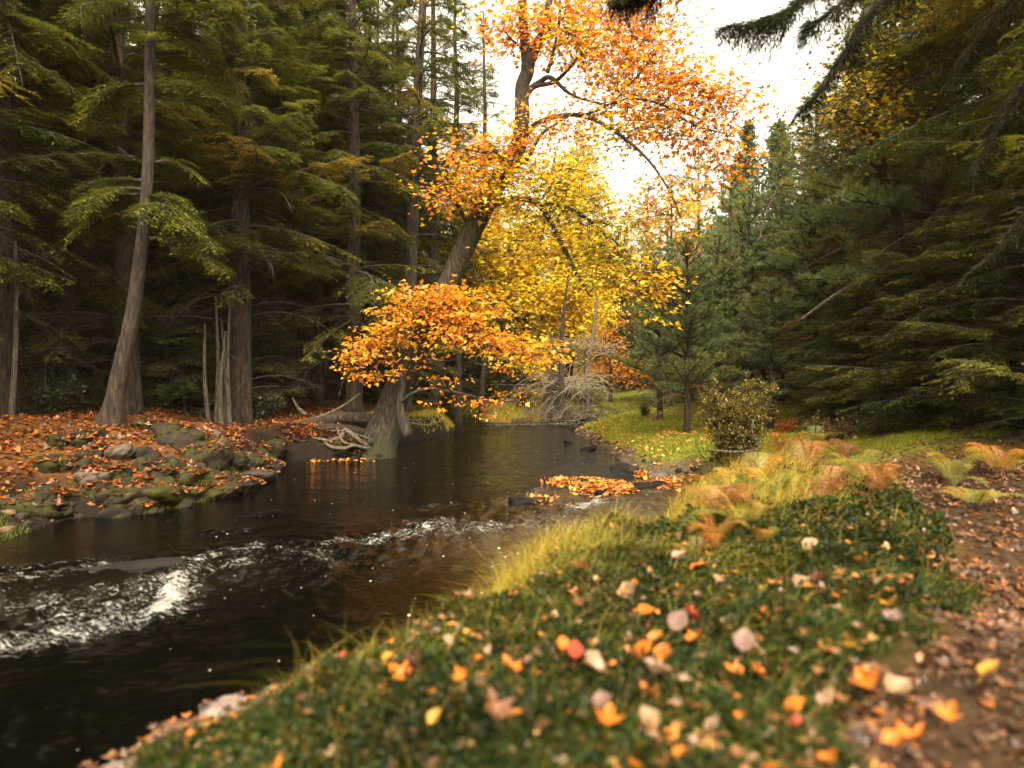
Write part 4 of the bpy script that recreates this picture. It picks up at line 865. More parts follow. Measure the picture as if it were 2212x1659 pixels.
def twigs(name, label, cat, centre, nb, spreadx, h, rad, seed, mat, arch=1.0, lenr=(1, 2.2), grp=None):
    r = rs(seed); c = np.asarray(centre, float); n_ = nb; K_ = 10; s = np.linspace(0, 1, K_)[None, :, None]
    a = np.c_[r.normal(size=n_) * spreadx * .5, r.normal(size=n_) * spreadx * .3, r.random(n_) * h * .4]
    az = r.random(n_) * 6.28; l_ = r.uniform(*lenr, n_); d = np.c_[np.cos(az), .5 * np.sin(az), (r.random(n_) * .9)]
    pt = a[:, None] + norm(d)[:, None] * l_[:, None, None] * s - np.array([0, 0, 1.]) * (l_ * arch * (.4 + .6 * r.random(n_)))[:, None, None] * s ** 2 + .08 * np.sin(s * 7 + r.random((n_, 1, 3)) * 6)
    V, fs = tubes(pt, (rad * (.5 + r.random(n_)))[:, None] * (1.1 - .85 * s[..., 0]), 4)
    o = obj(name, mesh(name, V, fs, None, True), mat, None, label=label, category=cat); o.location = tuple(c); return o
twigs('brush_heap', 'tangled heap of pale and dark driftwood sticks against the far bank', 'brush heap', onground(1222, 26.1, .1), 170, 1.5, .8, .020, 91, M_DEAD, .5, (.5, 1.5))
twigs('vine_tangle', 'arching pale bare vines spilling right from the tall broken stump', 'vines', P(1225, 845, 26.6), 110, 1.4, 1.0, .013, 92, M_VINE, 1.0, (1.0, 3.0))
twigs('vine_tangle', 'loose upper loops of bare vine hanging between the pale trunks at the bend', 'vines', P(1262, 760, 26.2), 60, 1.6, 1.0, .010, 93, M_VINE, .9, (.8, 2.2))
twigs('fallen_branch', 'white bleached fan of dead twigs caught high in the pine above the meadow', 'branch', P(1492, 555, 19.5), 60, .7, .3, .008, 94, M_VINE, 1.6, (.5, 1.1))
def stick(name, label, pts, mat=None, cat='branch', sides=8, rough=.07, n_=36):
    o_ = np.array(pts[0][:3]); V, fs = bark_tube(rel(pts, o_), n_, sides, rough, 0, int(abs(pts[0][0] * 50)) % 91)
    o = obj(name, mesh(name, V, fs, None, True), mat or M_DEAD, None, label=label, category=cat); o.location = tuple(o_); return o
stick('fallen_log', 'dark fallen log lying level on top of the undercut bank left of the leaning maple', px([(640, 918, 14.7, .06), (700, 908, 14.65, .10), (745, 902, 14.6, .12), (800, 905, 14.6, .11), (850, 912, 14.7, .05)]), M_BARK, 'log', 12)
stick('fallen_log', 'second dark log tucked beneath the first, its end by the maple roots', px([(630, 935, 14.45, .05), (700, 924, 14.4, .08), (770, 930, 14.4, .08), (815, 942, 14.5, .04)]), M_BARK, 'log', 12)
RO = [('pale root arching like an upturned V above the dark undercut', [(700, 955, 14.3, .035), (735, 945, 14.1, .05), (745, 930, 14.1, .055), (757, 935, 14.0, .05), (775, 950, 14, .045), (800, 968, 14.2, .05)]),
      ('pale root sagging low over the water left of the maple foot', [(695, 950, 14.2, .02), (715, 965, 14, .035), (745, 968, 13.9, .035), (765, 962, 13.9, .03), (790, 968, 14.1, .035), (812, 970, 14.3, .03)]),
      ('thin pale root curling out at the left of the tangle', [(660, 935, 14.3, .015), (678, 945, 14.2, .025), (700, 950, 14.1, .03), (720, 956, 14.1, .02)]),
      ('forked root hanging straight down inside the tangle', [(728, 925, 14.2, .02), (734, 940, 14.1, .025), (742, 955, 14, .025), (765, 960, 13.9, .02)]),
      ('slim root crossing the tangle just above the sagging one', [(690, 938, 14.4, .015), (730, 930, 14.3, .02), (770, 938, 14.2, .022), (815, 955, 14.3, .02)]),
      ('long thin root lying on the mud at the left end of the tangle', [(610, 968, 14.2, .012), (640, 960, 14.2, .02), (672, 970, 14.1, .02), (700, 966, 14.2, .012)])]
for lb, pts in RO: stick('exposed_root', lb, px(pts), M_DEAD, 'root', 9).update_tag()
RO2 = [(600, 925, 640, 985), (620, 930, 600, 990), (645, 925, 690, 985), (660, 930, 640, 988), (700, 930, 668, 985), (715, 925, 745, 984), (755, 925, 725, 982), (775, 930, 790, 984), (795, 925, 762, 986), (590, 945, 650, 965), (640, 950, 740, 972), (690, 975, 800, 960)]
WHC = ['first', 'second', 'third', 'fourth', 'fifth', 'sixth', 'seventh', 'eighth', 'ninth', 'tenth', 'eleventh', 'twelfth']
for k, (u0, v0, u1, v1) in enumerate(RO2):
    r_ = rs(950 + k); m1 = ((u0 * 2 + u1) / 3 + r_.uniform(-14, 14), (v0 * 2 + v1) / 3 + r_.uniform(-5, 9)); m2 = ((u0 + u1 * 2) / 3 + r_.uniform(-14, 14), (v0 + v1 * 2) / 3 + r_.uniform(-5, 9)); ra = r_.uniform(.012, .032)
    stick('exposed_root', 'dark crooked root hanging down the undercut bank, %s from the left' % WHC[k], px([(u0, v0, 14.5, ra), (*m1, 14.25, ra), (*m2, 14.15, ra * .9), (u1, v1, 14.1, ra * .5)]), M_TWIG if k % 2 else M_DEAD, 'root', 8, .1)
ST_ = [('long bare fallen branch rising from the leaf shelf toward the thick trunks', [(625, 912, 15.4, .02), (680, 903, 15.5, .03), (735, 880, 15.6, .025), (778, 850, 15.6, .012)]),
       ('short dark broken branch stuck in the leaf shelf', [(632, 860, 16, .02), (645, 882, 15.9, .035), (662, 896, 15.8, .045)]),
       ('thin stick lying on the grassy end of the left bank', [(880, 912, 17.5, .015), (920, 918, 17.5, .018), (960, 908, 17.6, .008)]),
       ('dark twig arching over the grass at the foot of the maple', [(857, 885, 16, .02), (868, 900, 16, .018), (890, 908, 16, .012), (930, 905, 16, .006)]),
       ('horizontal grey branch lying in front of the bush by the inlet', [(1530, 972, 10.4, .012), (1590, 976, 10.3, .018), (1640, 972, 10.3, .014)]),
       ('slender curved stalk rising from the meadow near the inlet', [(1540, 1010, 11, .006), (1510, 975, 11.2, .010), (1500, 945, 11.3, .007)]),
       ('pale bent dead stem standing in the bush by the meadow', [(1640, 1005, 10, .012), (1641, 970, 10, .012), (1625, 930, 10, .010), (1630, 900, 10, .005)]),
       ('long grey pole leaning among the pines above the meadow', [(1425, 690, 19, .012), (1480, 630, 19.3, .02), (1550, 585, 19.6, .016)]),
       ('slanting dead limb across the dark pines on the right', [(1730, 690, 13, .02), (1800, 640, 13, .035), (1870, 600, 13.2, .045), (1960, 560, 13.6, .05), (2010, 520, 14, .03)]),
       ('straight pale bare pole slanting up against the green on the right skyline', [(1690, 1005 - 620, 14, .012), (1660, 450, 14, .02), (1640, 520, 14, .02)]),
       ('dark stick stranded with leaves along the inlet shore', [(1500, 1052, 10.8, .02), (1550, 1046, 10.9, .03), (1610, 1040, 11, .015)]),
       ('thin tan reed bending over the near bank above the rapids', [(1068, 1222, 5.6, .004), (1045, 1205, 5.5, .004), (1015, 1170, 5.5, .002)]),
       ('dry white twig lying along the near waterline', [(735, 1478, 3.75, .006), (800, 1462, 3.85, .009), (880, 1430, 4.0, .005)])]
for lb, pts in ST_: stick('fallen_branch', lb, px(pts), M_DEAD, 'branch', 7)

# ------------------------------------------------------------------ rocks
RK = []
def rock(label, u, Y_, sx, sy, sz, col, seed, dz=0, moss=0.0, cat='rock', name='rock', group=None):
    r = rs(seed); nu, nv = 40, 26
    a, b = np.meshgrid(np.linspace(0, 2 * math.pi, nu, endpoint=False), np.linspace(-1, 1, nv))
    ph = b * math.pi / 2; x = np.cos(a) * np.cos(ph); y = np.sin(a) * np.cos(ph); z = np.sin(ph)
    k = 1 + .9 * (fbm(x * 1.3 + 7 + z, y * 1.3 + z * 1.7, seed) - .5) - .35 * np.abs(fbm(x * 3 + z * 3, y * 3 - z * 2, seed + 3) - .5) + .22 * (fbm(x * 7 + z * 5, y * 7 - z * 6, seed + 5, 3) - .5)
    for q_ in range(7):
        d = norm(r.normal(size=3)); h = x * d[0] + y * d[1] + z * d[2]; k = np.where(h * k > .72, .72 / np.maximum(h, .01) * .6 + k * .4, k)
    z2 = np.where(z * k > .45, .45 + (z * k - .45) * .45, z * k)
    V = np.stack([x * k * sx, y * k * sy, z2 * sz], -1).reshape(-1, 3)
    i = np.arange(nu * nv).reshape(nv, nu); j = np.roll(i, -1, 1)
    c = np.tile(np.array(col, float), (nu * nv, 1)) * (.7 + .6 * fbm(V[:, 0] * 4 / sx, V[:, 1] * 4 / sx + V[:, 2] * 5, seed + 9))[:, None]
    if moss: m_ = sstep(.52 - moss * .25, .6, fbm(V[:, 0] * 3 / sx + 2, V[:, 1] * 3 / sx + V[:, 2] * 3, seed + 4))[:, None]; c = c + (np.array([.030, .028, .004]) - c) * m_ * .9
    loc = onground(u, Y_, dz) if u is not None else np.array(Y_)
    if loc[2] < 0: loc[2] = max(loc[2], -sz * .45) if dz == 0 else dz
    o = obj(name, mesh('rock', V, [np.stack([i[:-1], j[:-1], j[1:], i[1:]], -1).reshape(-1, 4)], c, True), M_ROCK, None, label=label, category=cat)
    if group: o['group'] = group
    o.location = tuple(loc); o.rotation_euler = (r.uniform(-.2, .2), r.uniform(-.2, .2), r.random() * 6); RK.append((loc, sx, sy, sz)); return o
GREY = (.040, .030, .021); BRN = (.026, .018, .011); DK = (.010, .008, .006); PALE_ = (.19, .135, .11)
for k, (lb, u, Y_, sx, sy, sz, c_, ms_) in enumerate([
 ('big dark brown boulder with a pointed top on the left bank', 385, 10.9, .48, .4, .36, BRN, .3), ('grey-brown boulder right of the pointed one, tilted to the water', 445, 10.6, .42, .4, .34, BRN, .2), ('flat layered slab at the end of the left boulder row', 548, 11.2, .40, .35, .16, GREY, 0),
 ('pale rounded stone poking out of the leaves on the left bank', 258, 9.6, .22, .2, .16, (.085, .062, .045), 0), ('pale rounded stone lower left beside the moss', 205, 9.0, .22, .2, .16, (.085, .062, .045), 0), ('mossy boulder at the waterline below the pale stones', 265, 8.7, .34, .3, .2, BRN, .9),
 ('long mossy boulder dipping into the water on the left', 335, 8.9, .42, .3, .18, BRN, .9), ('dark wet boulder under the bright orange leaf on the left bank', 520, 10.3, .35, .3, .24, DK, .5), ('mossy stone at the very end of the left bank rocks', 480, 9.8, .34, .28, .18, BRN, .9),
 ('dark stone half buried in orange leaves above the boulder row', 330, 11.4, .34, .3, .2, DK, .2), ('dark boulder low in the leaf slope beneath the slanting trunk', 190, 10.4, .26, .24, .18, DK, .2), ('grey stone between the two boulders of the left row', 415, 10.0, .24, .2, .18, GREY, .1),
 ('brown stone with leaves on top, beside the flat layered slab', 500, 11.0, .28, .24, .22, BRN, .1), ('dark rock shadowed under the slab where the bank turns', 575, 12.2, .35, .3, .25, DK, .2), ('mossy stone at the lower left corner of the bank', 75, 8.1, .34, .3, .2, BRN, 1.0),
 ('dark upright stone beside the roots at the undercut', 590, 13.6, .3, .3, .35, DK, .2), ('small grey stone in the moss at the left waterline', 385, 9.2, .18, .16, .12, GREY, .3), ('square dark boulder on the wooded rise at the far left', 95, 14.5, .5, .4, .3, DK, .4)]):
    rock(lb, u, Y_, sx, sy, sz, c_, 100 + k, .03, ms_)
lr = rock('long submerged dark boulder breaking the left rapids', 290, G0(290, 1225)[1], .55, .13, .10, (.012, .010, .008), 131, -.02); lr.rotation_euler = (0, 0, .35)
for k, (lb, u, v, s_, c_) in enumerate([('flat dark stone in the middle of the stream amid broken water', 1128, 1087, .2, DK), ('small stone capped with leaves beside the flat dark one', 1165, 1083, .12, BRN), ('wet stone at the head of the central rapid', 1165, 1062, .1, GREY),
 ('round grey stone at the head of the gravel bar by the far riffle', 1268, 921, .30, GREY), ('smaller dark stone right of the round grey one at the far riffle', 1292, 921, .22, DK), ('low stone left of the round grey one', 1242, 926, .18, BRN), ('grey stone on the tip of the inlet shore', 1420, 1031, .2, (.075, .06, .05)),
 ('dark wet stone at the edge of the gravel bar', 1272, 973, .2, DK), ('small dark stone standing in the water off the gravel bar', 1228, 957, .12, DK), ('dark stone at the lower end of the gravel bar', 1340, 1012, .18, DK), ('brown stone beside the dark one at the lower end of the gravel bar', 1362, 1016, .17, BRN),
 ('rock pushing up among the orange leaves stranded in the shallows', 1258, 1047, .2, BRN), ('dark rock at the right end of the stranded leaves', 1380, 1056, .16, DK), ('dark rock in the riffle right of the stranded leaves', 1420, 1050, .14, DK), ('stone splitting the riffle below the stranded leaves', 1300, 1068, .12, DK),
 ('dark stone at the foot of the driftwood heap', 1240, 908, .25, DK)]):
    x, y = G0(u, v); rock(lb, None, (x, y, .01), s_ * 1.2, s_, s_ * .62, c_, 140 + k)
rock('large pale pinkish rock at the bottom of the photo by the near water', None, tuple(P(505, 1560, 2.75)), .20, .15, .10, PALE_, 171)
rock('second pale rock in the bottom left corner of the near bank', None, tuple(P(290, 1700, 2.45)), .24, .18, .13, PALE_, 172)
rock('rusty rock between the two pale rocks at the water edge', None, tuple(P(385, 1610, 2.6)), .16, .13, .09, (.13, .07, .04), 173)
rock('small pale stone beside the grass tuft above the large pale rock', None, tuple(P(600, 1510, 3.0)), .10, .08, .05, PALE_, 174)
rock('brown rock right below the large pale one', None, tuple(P(520, 1640, 2.45)), .16, .12, .08, (.11, .065, .045), 175)

r = rs(1700); JP = []
for k in range(5):
    JP.append(rock('dark jagged mossy stone in the jumble along the left waterline', [120, 250, 400, 500, 560][k], [8.5, 9.2, 9.6, 10.3, 11.4][k], .2, .16, .15, (.018, .013, .009), 1800 + k, .02, (.9, .2, .8, .1, .5)[k], group='stones jumbled along the left waterline'))
for k in range(62):
    u = r.uniform(60, 585); dd_ = r.uniform(.0, 1.5) ** 1.2; Y_ = np.interp(u, [0, 150, 330, 480, 575, 600], [7.1, 8.2, 8.5, 9.7, 11.9, 12.8]) + dd_; p_ = onground(u, Y_, .03)
    if chan_dist(np.array([p_[0]]), np.array([p_[1]]))[0] < -.05: continue
    o = JP[k % 5].copy(); COL.objects.link(o); p_[2] = max(p_[2], .0); o.location = tuple(p_); o.rotation_euler = (r.uniform(-.5, .5), r.uniform(-.5, .5), r.random() * 6); s_ = r.uniform(.45, 1.25); o.scale = (s_ * r.uniform(.8, 1.3), s_, s_ * r.uniform(.8, 1.4))
    RK.append((p_, .2 * s_, .16 * s_, .15 * s_))
for k in range(26):
    u = 585 + k * 9 + r.uniform(-6, 6); Y_ = 14.15 + .25 * r.random() + .3 * (u < 620) * r.random() - .9 * max(0, (625 - u) / 40); p_ = onground(u, Y_, .02); p_[2] = r.uniform(.02, .34)
    o = JP[(0, 2, 3)[k % 3]].copy(); COL.objects.link(o); o.location = tuple(p_); o.rotation_euler = (r.uniform(-.6, .6), r.uniform(-.6, .6), r.random() * 6); s_ = r.uniform(.5, 1.2); o.scale = (s_, s_, s_ * r.uniform(.7, 1.2))
    o['label'] = 'dark stone wedged under the roots of the undercut bank left of the leaning maple'; o['group'] = 'stones under the undercut bank'
    RK.append((p_, .2 * s_, .16 * s_, .15 * s_))
# the gravel of the bar and shore
r = rs(200); n_ = 5200
gx_ = r.uniform(1.0, 4.6, n_); gy_ = r.uniform(9.8, 26, n_); d_ = chan_dist(gx_, gy_); k_ = (d_ > -.25) & (d_ < .38 + .5 * (r.random(n_) - .5)); gx_, gy_ = gx_[k_], gy_[k_]
g2x = r.uniform(-5.8, -4, 260); g2y = r.uniform(6.5, 12, 260); d_ = chan_dist(g2x, g2y); k_ = (d_ > -.15) & (d_ < 1.2)
gx_ = np.r_[gx_, g2x[k_]]; gy_ = np.r_[gy_, g2y[k_]]
n_ = len(gx_); gz_ = height(gx_, gy_); so = Soup()
ico = np.array([(math.cos(a) * math.cos(b), math.sin(a) * math.cos(b), math.sin(b)) for b in (-.5, .5) for a in np.arange(6) * math.pi / 3 + (b > 0) * .5] + [(0, 0, -1), (0, 0, 1)])
fc = [(i, (i + 1) % 6, 6 + i) for i in range(6)] + [((i + 1) % 6, 6 + (i + 1) % 6, 6 + i) for i in range(6)] + [(12, (i + 1) % 6, i) for i in range(6)] + [(13, 6 + i, 6 + (i + 1) % 6) for i in range(6)]
fc = np.array(fc); sz = .015 + .055 * r.random(n_) ** 3; sz = np.where(gx_ < 0, sz * 1.5, sz)
V = ico[None] * (sz[:, None, None] * (.7 + .6 * r.random((n_, 1, 3))) * np.array([1, 1, .6])) * (1 + .25 * (r.random((n_, 14, 1)) - .5)) + np.stack([gx_, gy_, gz_ + sz * .2], -1)[:, None]
F_ = (fc[None] + np.arange(n_)[:, None, None] * 14).reshape(-1, 3)
c = pick(r, [(.13, .075, .045, 3), (.08, .055, .038, 3), (.03, .023, .018, 4), (.2, .14, .10, .8)], n_)
obj('gravel', mesh('gravel', V.reshape(-1, 3), [F_], np.repeat(c, 14, 0), False), M_ROCK, kind='stuff', label='reddish and dark gravel of the bar along the right shore', category='gravel')

# ------------------------------------------------------------------ bush, shrubs, ferns
def bush(name, label, u, Y_, w_, h, seed, pal, n_l=3000, size=.05, stems=26, kind='oval', mat=None, cat='bush', lo=.25, wide=1.0):
    b_0 = onground(u, Y_, -.03); t = thing(name, label, cat, b_0); r = rs(seed); K_ = 8; s = np.linspace(0, 1, K_)[None, :, None]
    az = r.random(stems) * 6.28; d = np.c_[np.cos(az) * w_ * .5 * wide, np.sin(az) * w_ * .4, np.full(stems, h)] * (.5 + .5 * r.random((stems, 1))) * [1, 1, 1]
    a0 = np.c_[r.normal(size=(stems, 2)) * w_ * .08, np.zeros(stems)]
    pt = a0[:, None] + d[:, None] * s * np.array([1, 1, 1.]) + .06 * h * np.sin(s * 5 + r.random((stems, 1, 3)) * 6) * s
    so = Soup(); V, fs = tubes(pt, (.010 * (.5 + r.random(stems)))[:, None] * (1.2 - s[..., 0]), 4); so.add(V, fs, 0)
    m_ = stems * 12; bi = r.integers(0, stems, m_); kk = r.integers(1, K_, m_); p0 = pt[bi, kk]; d2 = norm(r.normal(size=(m_, 3)) + [0, 0, .5]) * (w_ * .22 * r.random((m_, 1)) + .04)
    p2 = p0[:, None] + d2[:, None] * np.linspace(0, 1, 4)[None, :, None]; V, fs = tubes(p2, np.full((m_, 4), .004), 3); so.add(V, fs, 0)
    obj('stems', so.mesh('stems', True), M_TWIG, t)
    bi = r.integers(0, m_, n_l * 3); q = p2[bi, 3] * r.uniform(.2, 1, (n_l * 3, 1)) + 0; q = p2[bi, r.integers(1, 4, n_l * 3)] + r.normal(size=(n_l * 3, 3)) * size * .8
    q = q[q[:, 2] > lo * h][:n_l]; m_ = len(q)
    V, fs, K2 = leaves(q, r.normal(size=(m_, 3)) + [0, 0, .2], r.normal(size=(m_, 3)) * .7 + [0, 0, 1], size * (.6 + .8 * r.random(m_)), kind, 1, .1)
    obj('leaves', mesh('bush_leaves', V, fs, np.repeat(pick(r, pal, m_), K2, 0)), mat or M_LEAF, t); return t
bush('bush', 'round olive and rusty bush with bare stems standing at the inlet edge of the meadow', 1588, 10.6, .85, 1.4, 301, [(.14, .12, .012, 3), (.26, .19, .018, 3), (.08, .075, .012, 2), (.34, .17, .02, 1)], 36000, .028, 100, lo=.08)
bush('bush', 'small dark evergreen ball of a bush alone in the meadow grass', 1393, 22.2, .42, .42, 302, HEMLOCK_DARK, 900, .035, 14, lo=.05)
bush('bush', 'brown low bush beside the pale vines at the far bank', 1272, 28, 1.6, .9, 303, [(.22, .12, .05, 3), (.28, .18, .05, 2)], 2500, .04, 40, lo=.1)
bush('bush', 'olive low bush at the back of the meadow left of the small dark one', 1340, 25.5, .9, .55, 304, OLIVE, 900, .045, 20, lo=.1)
bush('bush', 'pale green reedy bush at the back of the meadow behind the small dark one', 1425, 25.5, 1.5, .7, 305, [(.14, .2, .06, 3), (.2, .22, .06, 2)], 1600, .05, 30, lo=.05)
bush('bush', 'tiny bright red-leaved bush in the grass beyond the big bush', 1690, 14.5, .5, .42, 306, [(.55, .13, .03, 3), (.5, .25, .04, 1)], 500, .05, 10, 'lobe3', lo=.1)
bush('bush', 'low rusty brown bush on the right slope below the layered hemlocks', 1790, 11.0, .9, .45, 307, [(.25, .13, .04, 3), (.18, .14, .04, 2)], 1200, .04, 20, lo=.05)
bush('bush', 'yellowing thin sapling bush half way up the right slope', 1935, 14.2, .7, 1.5, 308, GOLD, 420, .05, 10, 'lobe3', lo=.3)
bush('bush', 'leafy undergrowth bush on the left rise between the edge trunks and the slim tree', 95, 12.9, 1.5, .8, 309, HEMLOCK_DARK + [(.1, .11, .02, 3)], 2200, .06, 26, 'lobe3', lo=.05)
bush('bush', 'low green undergrowth right of the thick slanting trunk', 330, 14.5, 1.2, .8, 310, HEMLOCK_DARK + [(.1, .11, .02, 2)], 1600, .06, 20, 'lobe3', lo=.05)
bush('bush', 'low dark undergrowth behind the cluster of dead poles', 445, 17, 2.2, .9, 311, HEMLOCK_DARK, 2200, .07, 26, 'lobe3', lo=.05)
bush('bush', 'dim green undergrowth right of the dead poles by the shelf edge', 550, 15.4, 1.3, .6, 312, HEMLOCK_DARK, 1600, .06, 20, 'lobe3', lo=.05)
bush('bush', 'autumn-leaved low bush at the back of the left rise', 150, 18.5, 2.2, 1.3, 313, [(.3, .12, .03, 2), (.1, .09, .02, 3)], 1600, .08, 22, 'lobe3', lo=.05)

def weed(label, u, Y_, n_, h, pal, seed, lean=.7, wd=.006):
    b_0 = onground(u, Y_, -.01); b_0[2] = max(b_0[2], .0); r = rs(seed); x = r.normal(size=n_) * .05; y = r.normal(size=n_) * .04
    V, fs, c = blades(x, y, 0 * x, h * (.5 + .6 * r.random(n_)), np.full(n_, wd), pick(r, pal, n_), r, lean)
    o = obj('grass_tuft', mesh('grass_tuft', V, fs, c), M_GRASS, None, label=label, category='grass tuft'); o.location = tuple(b_0)
def fern(label, x, y, n_f, L_, seed, pal, rise=1.15, z=None, group=None):
    b_0 = np.array([x, y, (hz(x, y) if z is None else z) - .02]); r = rs(seed); az = np.arange(n_f) * 6.283 / n_f + r.random(n_f) * .7
    K_ = 12; s = np.linspace(0, 1, K_)[None, :, None]; l_ = L_ * (.65 + .5 * r.random(n_f)); el = rise * (.6 + .6 * r.random(n_f))
    d = np.c_[np.cos(az) * np.cos(el), np.sin(az) * np.cos(el), np.sin(el)]
    pt = d[:, None] * l_[:, None, None] * s - np.array([0, 0, 1.]) * (l_ * .62)[:, None, None] * s ** 2.4
    V, fs = tubes(pt, np.full((n_f, K_), .003) * (1.2 - s[0, :, 0]), 3)
    t = thing('fern', label, 'fern', b_0, group=group); tone = pick(r, pal, n_f)
    obj('stalks', mesh('stalks', V, fs), M_DEAD, t)
    m_ = 17; q = np.linspace(.14, .99, m_); fi = q * (K_ - 1.001); k0 = fi.astype(int); ff = (fi - k0)[None, :, None]
    p0 = pt[:, k0] * (1 - ff) + pt[:, k0 + 1] * ff; T = norm(pt[:, k0 + 1] - pt[:, k0]); S_ = norm(np.cross(T, np.array([0, 0, 1.])))
    so = Soup(); wd = (l_[:, None] * .21 * np.sin(np.clip(q * 1.02, 0, 1) * math.pi) ** .6 * (1.1 - q * .5))
    for sg in (-1, 1):
        P0 = p0.reshape(-1, 3); DD = norm(S_ * sg + T * .35 + np.array([0, 0, -.15])).reshape(-1, 3); W_ = wd.ravel()
        for h in range(9):
            f = .08 + h * .105; sub = norm(DD * .55 + (T.reshape(-1, 3)) * (1 if h % 2 else -.6) + .15 * r.normal(size=P0.shape))
            for e in (1, -1):
                V, fs, K2 = leaves(P0 + DD * (W_ * f)[:, None], norm(DD * .6 + e * T.reshape(-1, 3) * .8), np.cross(S_, T).reshape(-1, 3) + .2 * r.normal(size=P0.shape), W_ * .19 * (1.2 - f), 'dia', .42, .05)
                so.add(V, fs, np.repeat(np.repeat(tone, m_, 0) * (.8 + .4 * r.random((len(P0), 1))), K2, 0))
    obj('fronds', so.mesh('fronds'), M_LEAF, t); return t
FS = [('tall orange fern clump rising left of the pines on the right slope', 1690, 950, 9, .62), ('orange-brown fern right behind the tall orange clump', 1745, 985, 8, .6), ('golden fern above the bend of the near bank', 1640, 1010, 8, .5),
      ('brown withered fern hanging over the near bank beside the inlet', 1560, 1090, 9, .42), ('yellow-green fern left of the withered one', 1590, 1040, 8, .45), ('green fern frond spilling toward the inlet', 1610, 1100, 7, .42), ('small orange fern in front of the withered one', 1545, 1130, 7, .3),
      ('yellow fern right of the green frond', 1680, 1050, 8, .45), ('rusty fern beside the leaf-littered path', 1790, 1050, 8, .42), ('green-gold fern at the foot of the dark hemlocks', 1850, 1005, 8, .5), ('dark green fern near the path right of the rusty one', 1900, 1040, 8, .45),
      ('arching fern at the right edge above the path', 2160, 990, 8, .55), ('olive fern left of the right edge fern', 2060, 1010, 8, .5), ('golden fern in front of the olive one', 2110, 1060, 7, .35), ('tiny orange fern below the golden ferns', 1640, 1150, 7, .26), ('yellow fern in the middle of the near bank grass', 1505, 1180, 7, .25),
      ('pale fern behind the tall orange clump', 1760, 930, 8, .55), ('fern on the slope between the pale fern and the rusty bush', 1830, 960, 8, .5)]
FG = [(.20, .22, .025, 3), (.32, .29, .03, 2), (.45, .30, .03, 1.5)]; FO = [(.50, .20, .015, 3), (.42, .27, .02, 3), (.48, .14, .015, 1.5), (.25, .22, .02, 1.5)]; FBR = [(.28, .10, .018, 3), (.38, .15, .02, 2)]
for k, (lb, u, v, nf_, L_) in enumerate(FS):
    h_ = hit(u, v + 35); fern(lb, h_[0], h_[1], nf_ + 1, L_ * 1.5, 400 + k, FBR if ('brown' in lb or 'rusty' in lb) else (FG if ('green' in lb or 'olive' in lb or 'pale' in lb or 'between' in lb) else FO))

# ------------------------------------------------------------------ grass and ground cover
def in_near(x, y):   # the near bank between the water and the path
    return (x < path_edge(y) + .55 * (fbm(x * 2.5, y * 2.5, 8) - .5) + .25 * (fbm(x * 9, y * 9, 18) - .5)) & (x > -2.4) & (y < 10.8)
r = rs(500)
def scatter(n_, y0, y1, ul=-60, ur=2280, p=1.0, r=r):
    """points of the ground inside the view, denser close by"""
    Y_ = y0 * (y1 / y0) ** (r.random(n_) ** p); U = r.uniform(ul, ur, n_); return (U - 1106) / F * Y_, Y_
# mossy low plants
x, y = scatter(80000, 1.25, 8, 300, 2150); d_ = chan_dist(x, y); k_ = in_near(x, y) & (d_ > .10) & (r.random(len(x)) < (sstep(.1, .9, d_ - .6 * sstep(3, 4.5, y)) * .95 + .05) * (1 - .75 * sstep(4.6, 6.2, y + 1.5 * (fbm(x, y, 14) - .5)))); x, y, d_ = x[k_], y[k_], d_[k_]
z = height(x, y, d_); n_ = len(x)
tuft = .01 + .20 * np.clip(fbm(x * 3.5, y * 3.5, 44) - .3, 0, 1); so = Soup(); pal = [(.022, .042, .006, 4), (.038, .060, .007, 3), (.012, .024, .004, 3), (.12, .09, .012, 1), (.10, .05, .012, .6)]
tone = pick(r, pal, n_) * (.2 + 1.15 * fbm(x * 3, y * 3, 45))[:, None]; ye = (sstep(.48, .62, fbm(x * 1.1, y * 1.1, 46)) * .7 * sstep(2.6, 3.8, y))[:, None] + np.exp(-(d_ / .6) ** 2)[:, None] * .6; tone = tone + (np.array([.17, .14, .015]) - tone) * np.clip(ye, 0, .8) * r.random((n_, 1))
for m_ in range(5):
    az = r.random(n_) * 6.28; el = r.uniform(.1, 1.3, n_); dd = np.c_[np.cos(az) * np.cos(el), np.sin(az) * np.cos(el), np.sin(el)]
    V, fs, K_ = leaves(np.c_[x, y, z + tuft * r.random(n_) * .8] + .02 * r.normal(size=(n_, 3)) * [1, 1, .3], dd, r.normal(size=(n_, 3)) * .5 + [0, 0, 1], (.011 + .016 * r.random(n_)) * np.clip(y * .4, 1, 2), 'dia', .55, .1)
    so.add(V, fs, np.repeat(tone * (.8 + .4 * r.random((n_, 1))), K_, 0))
obj('ground_cover', so.mesh('ground_cover'), M_GRASS, kind='stuff', label='dense low dark green plants and moss covering the near bank', category='ground cover')

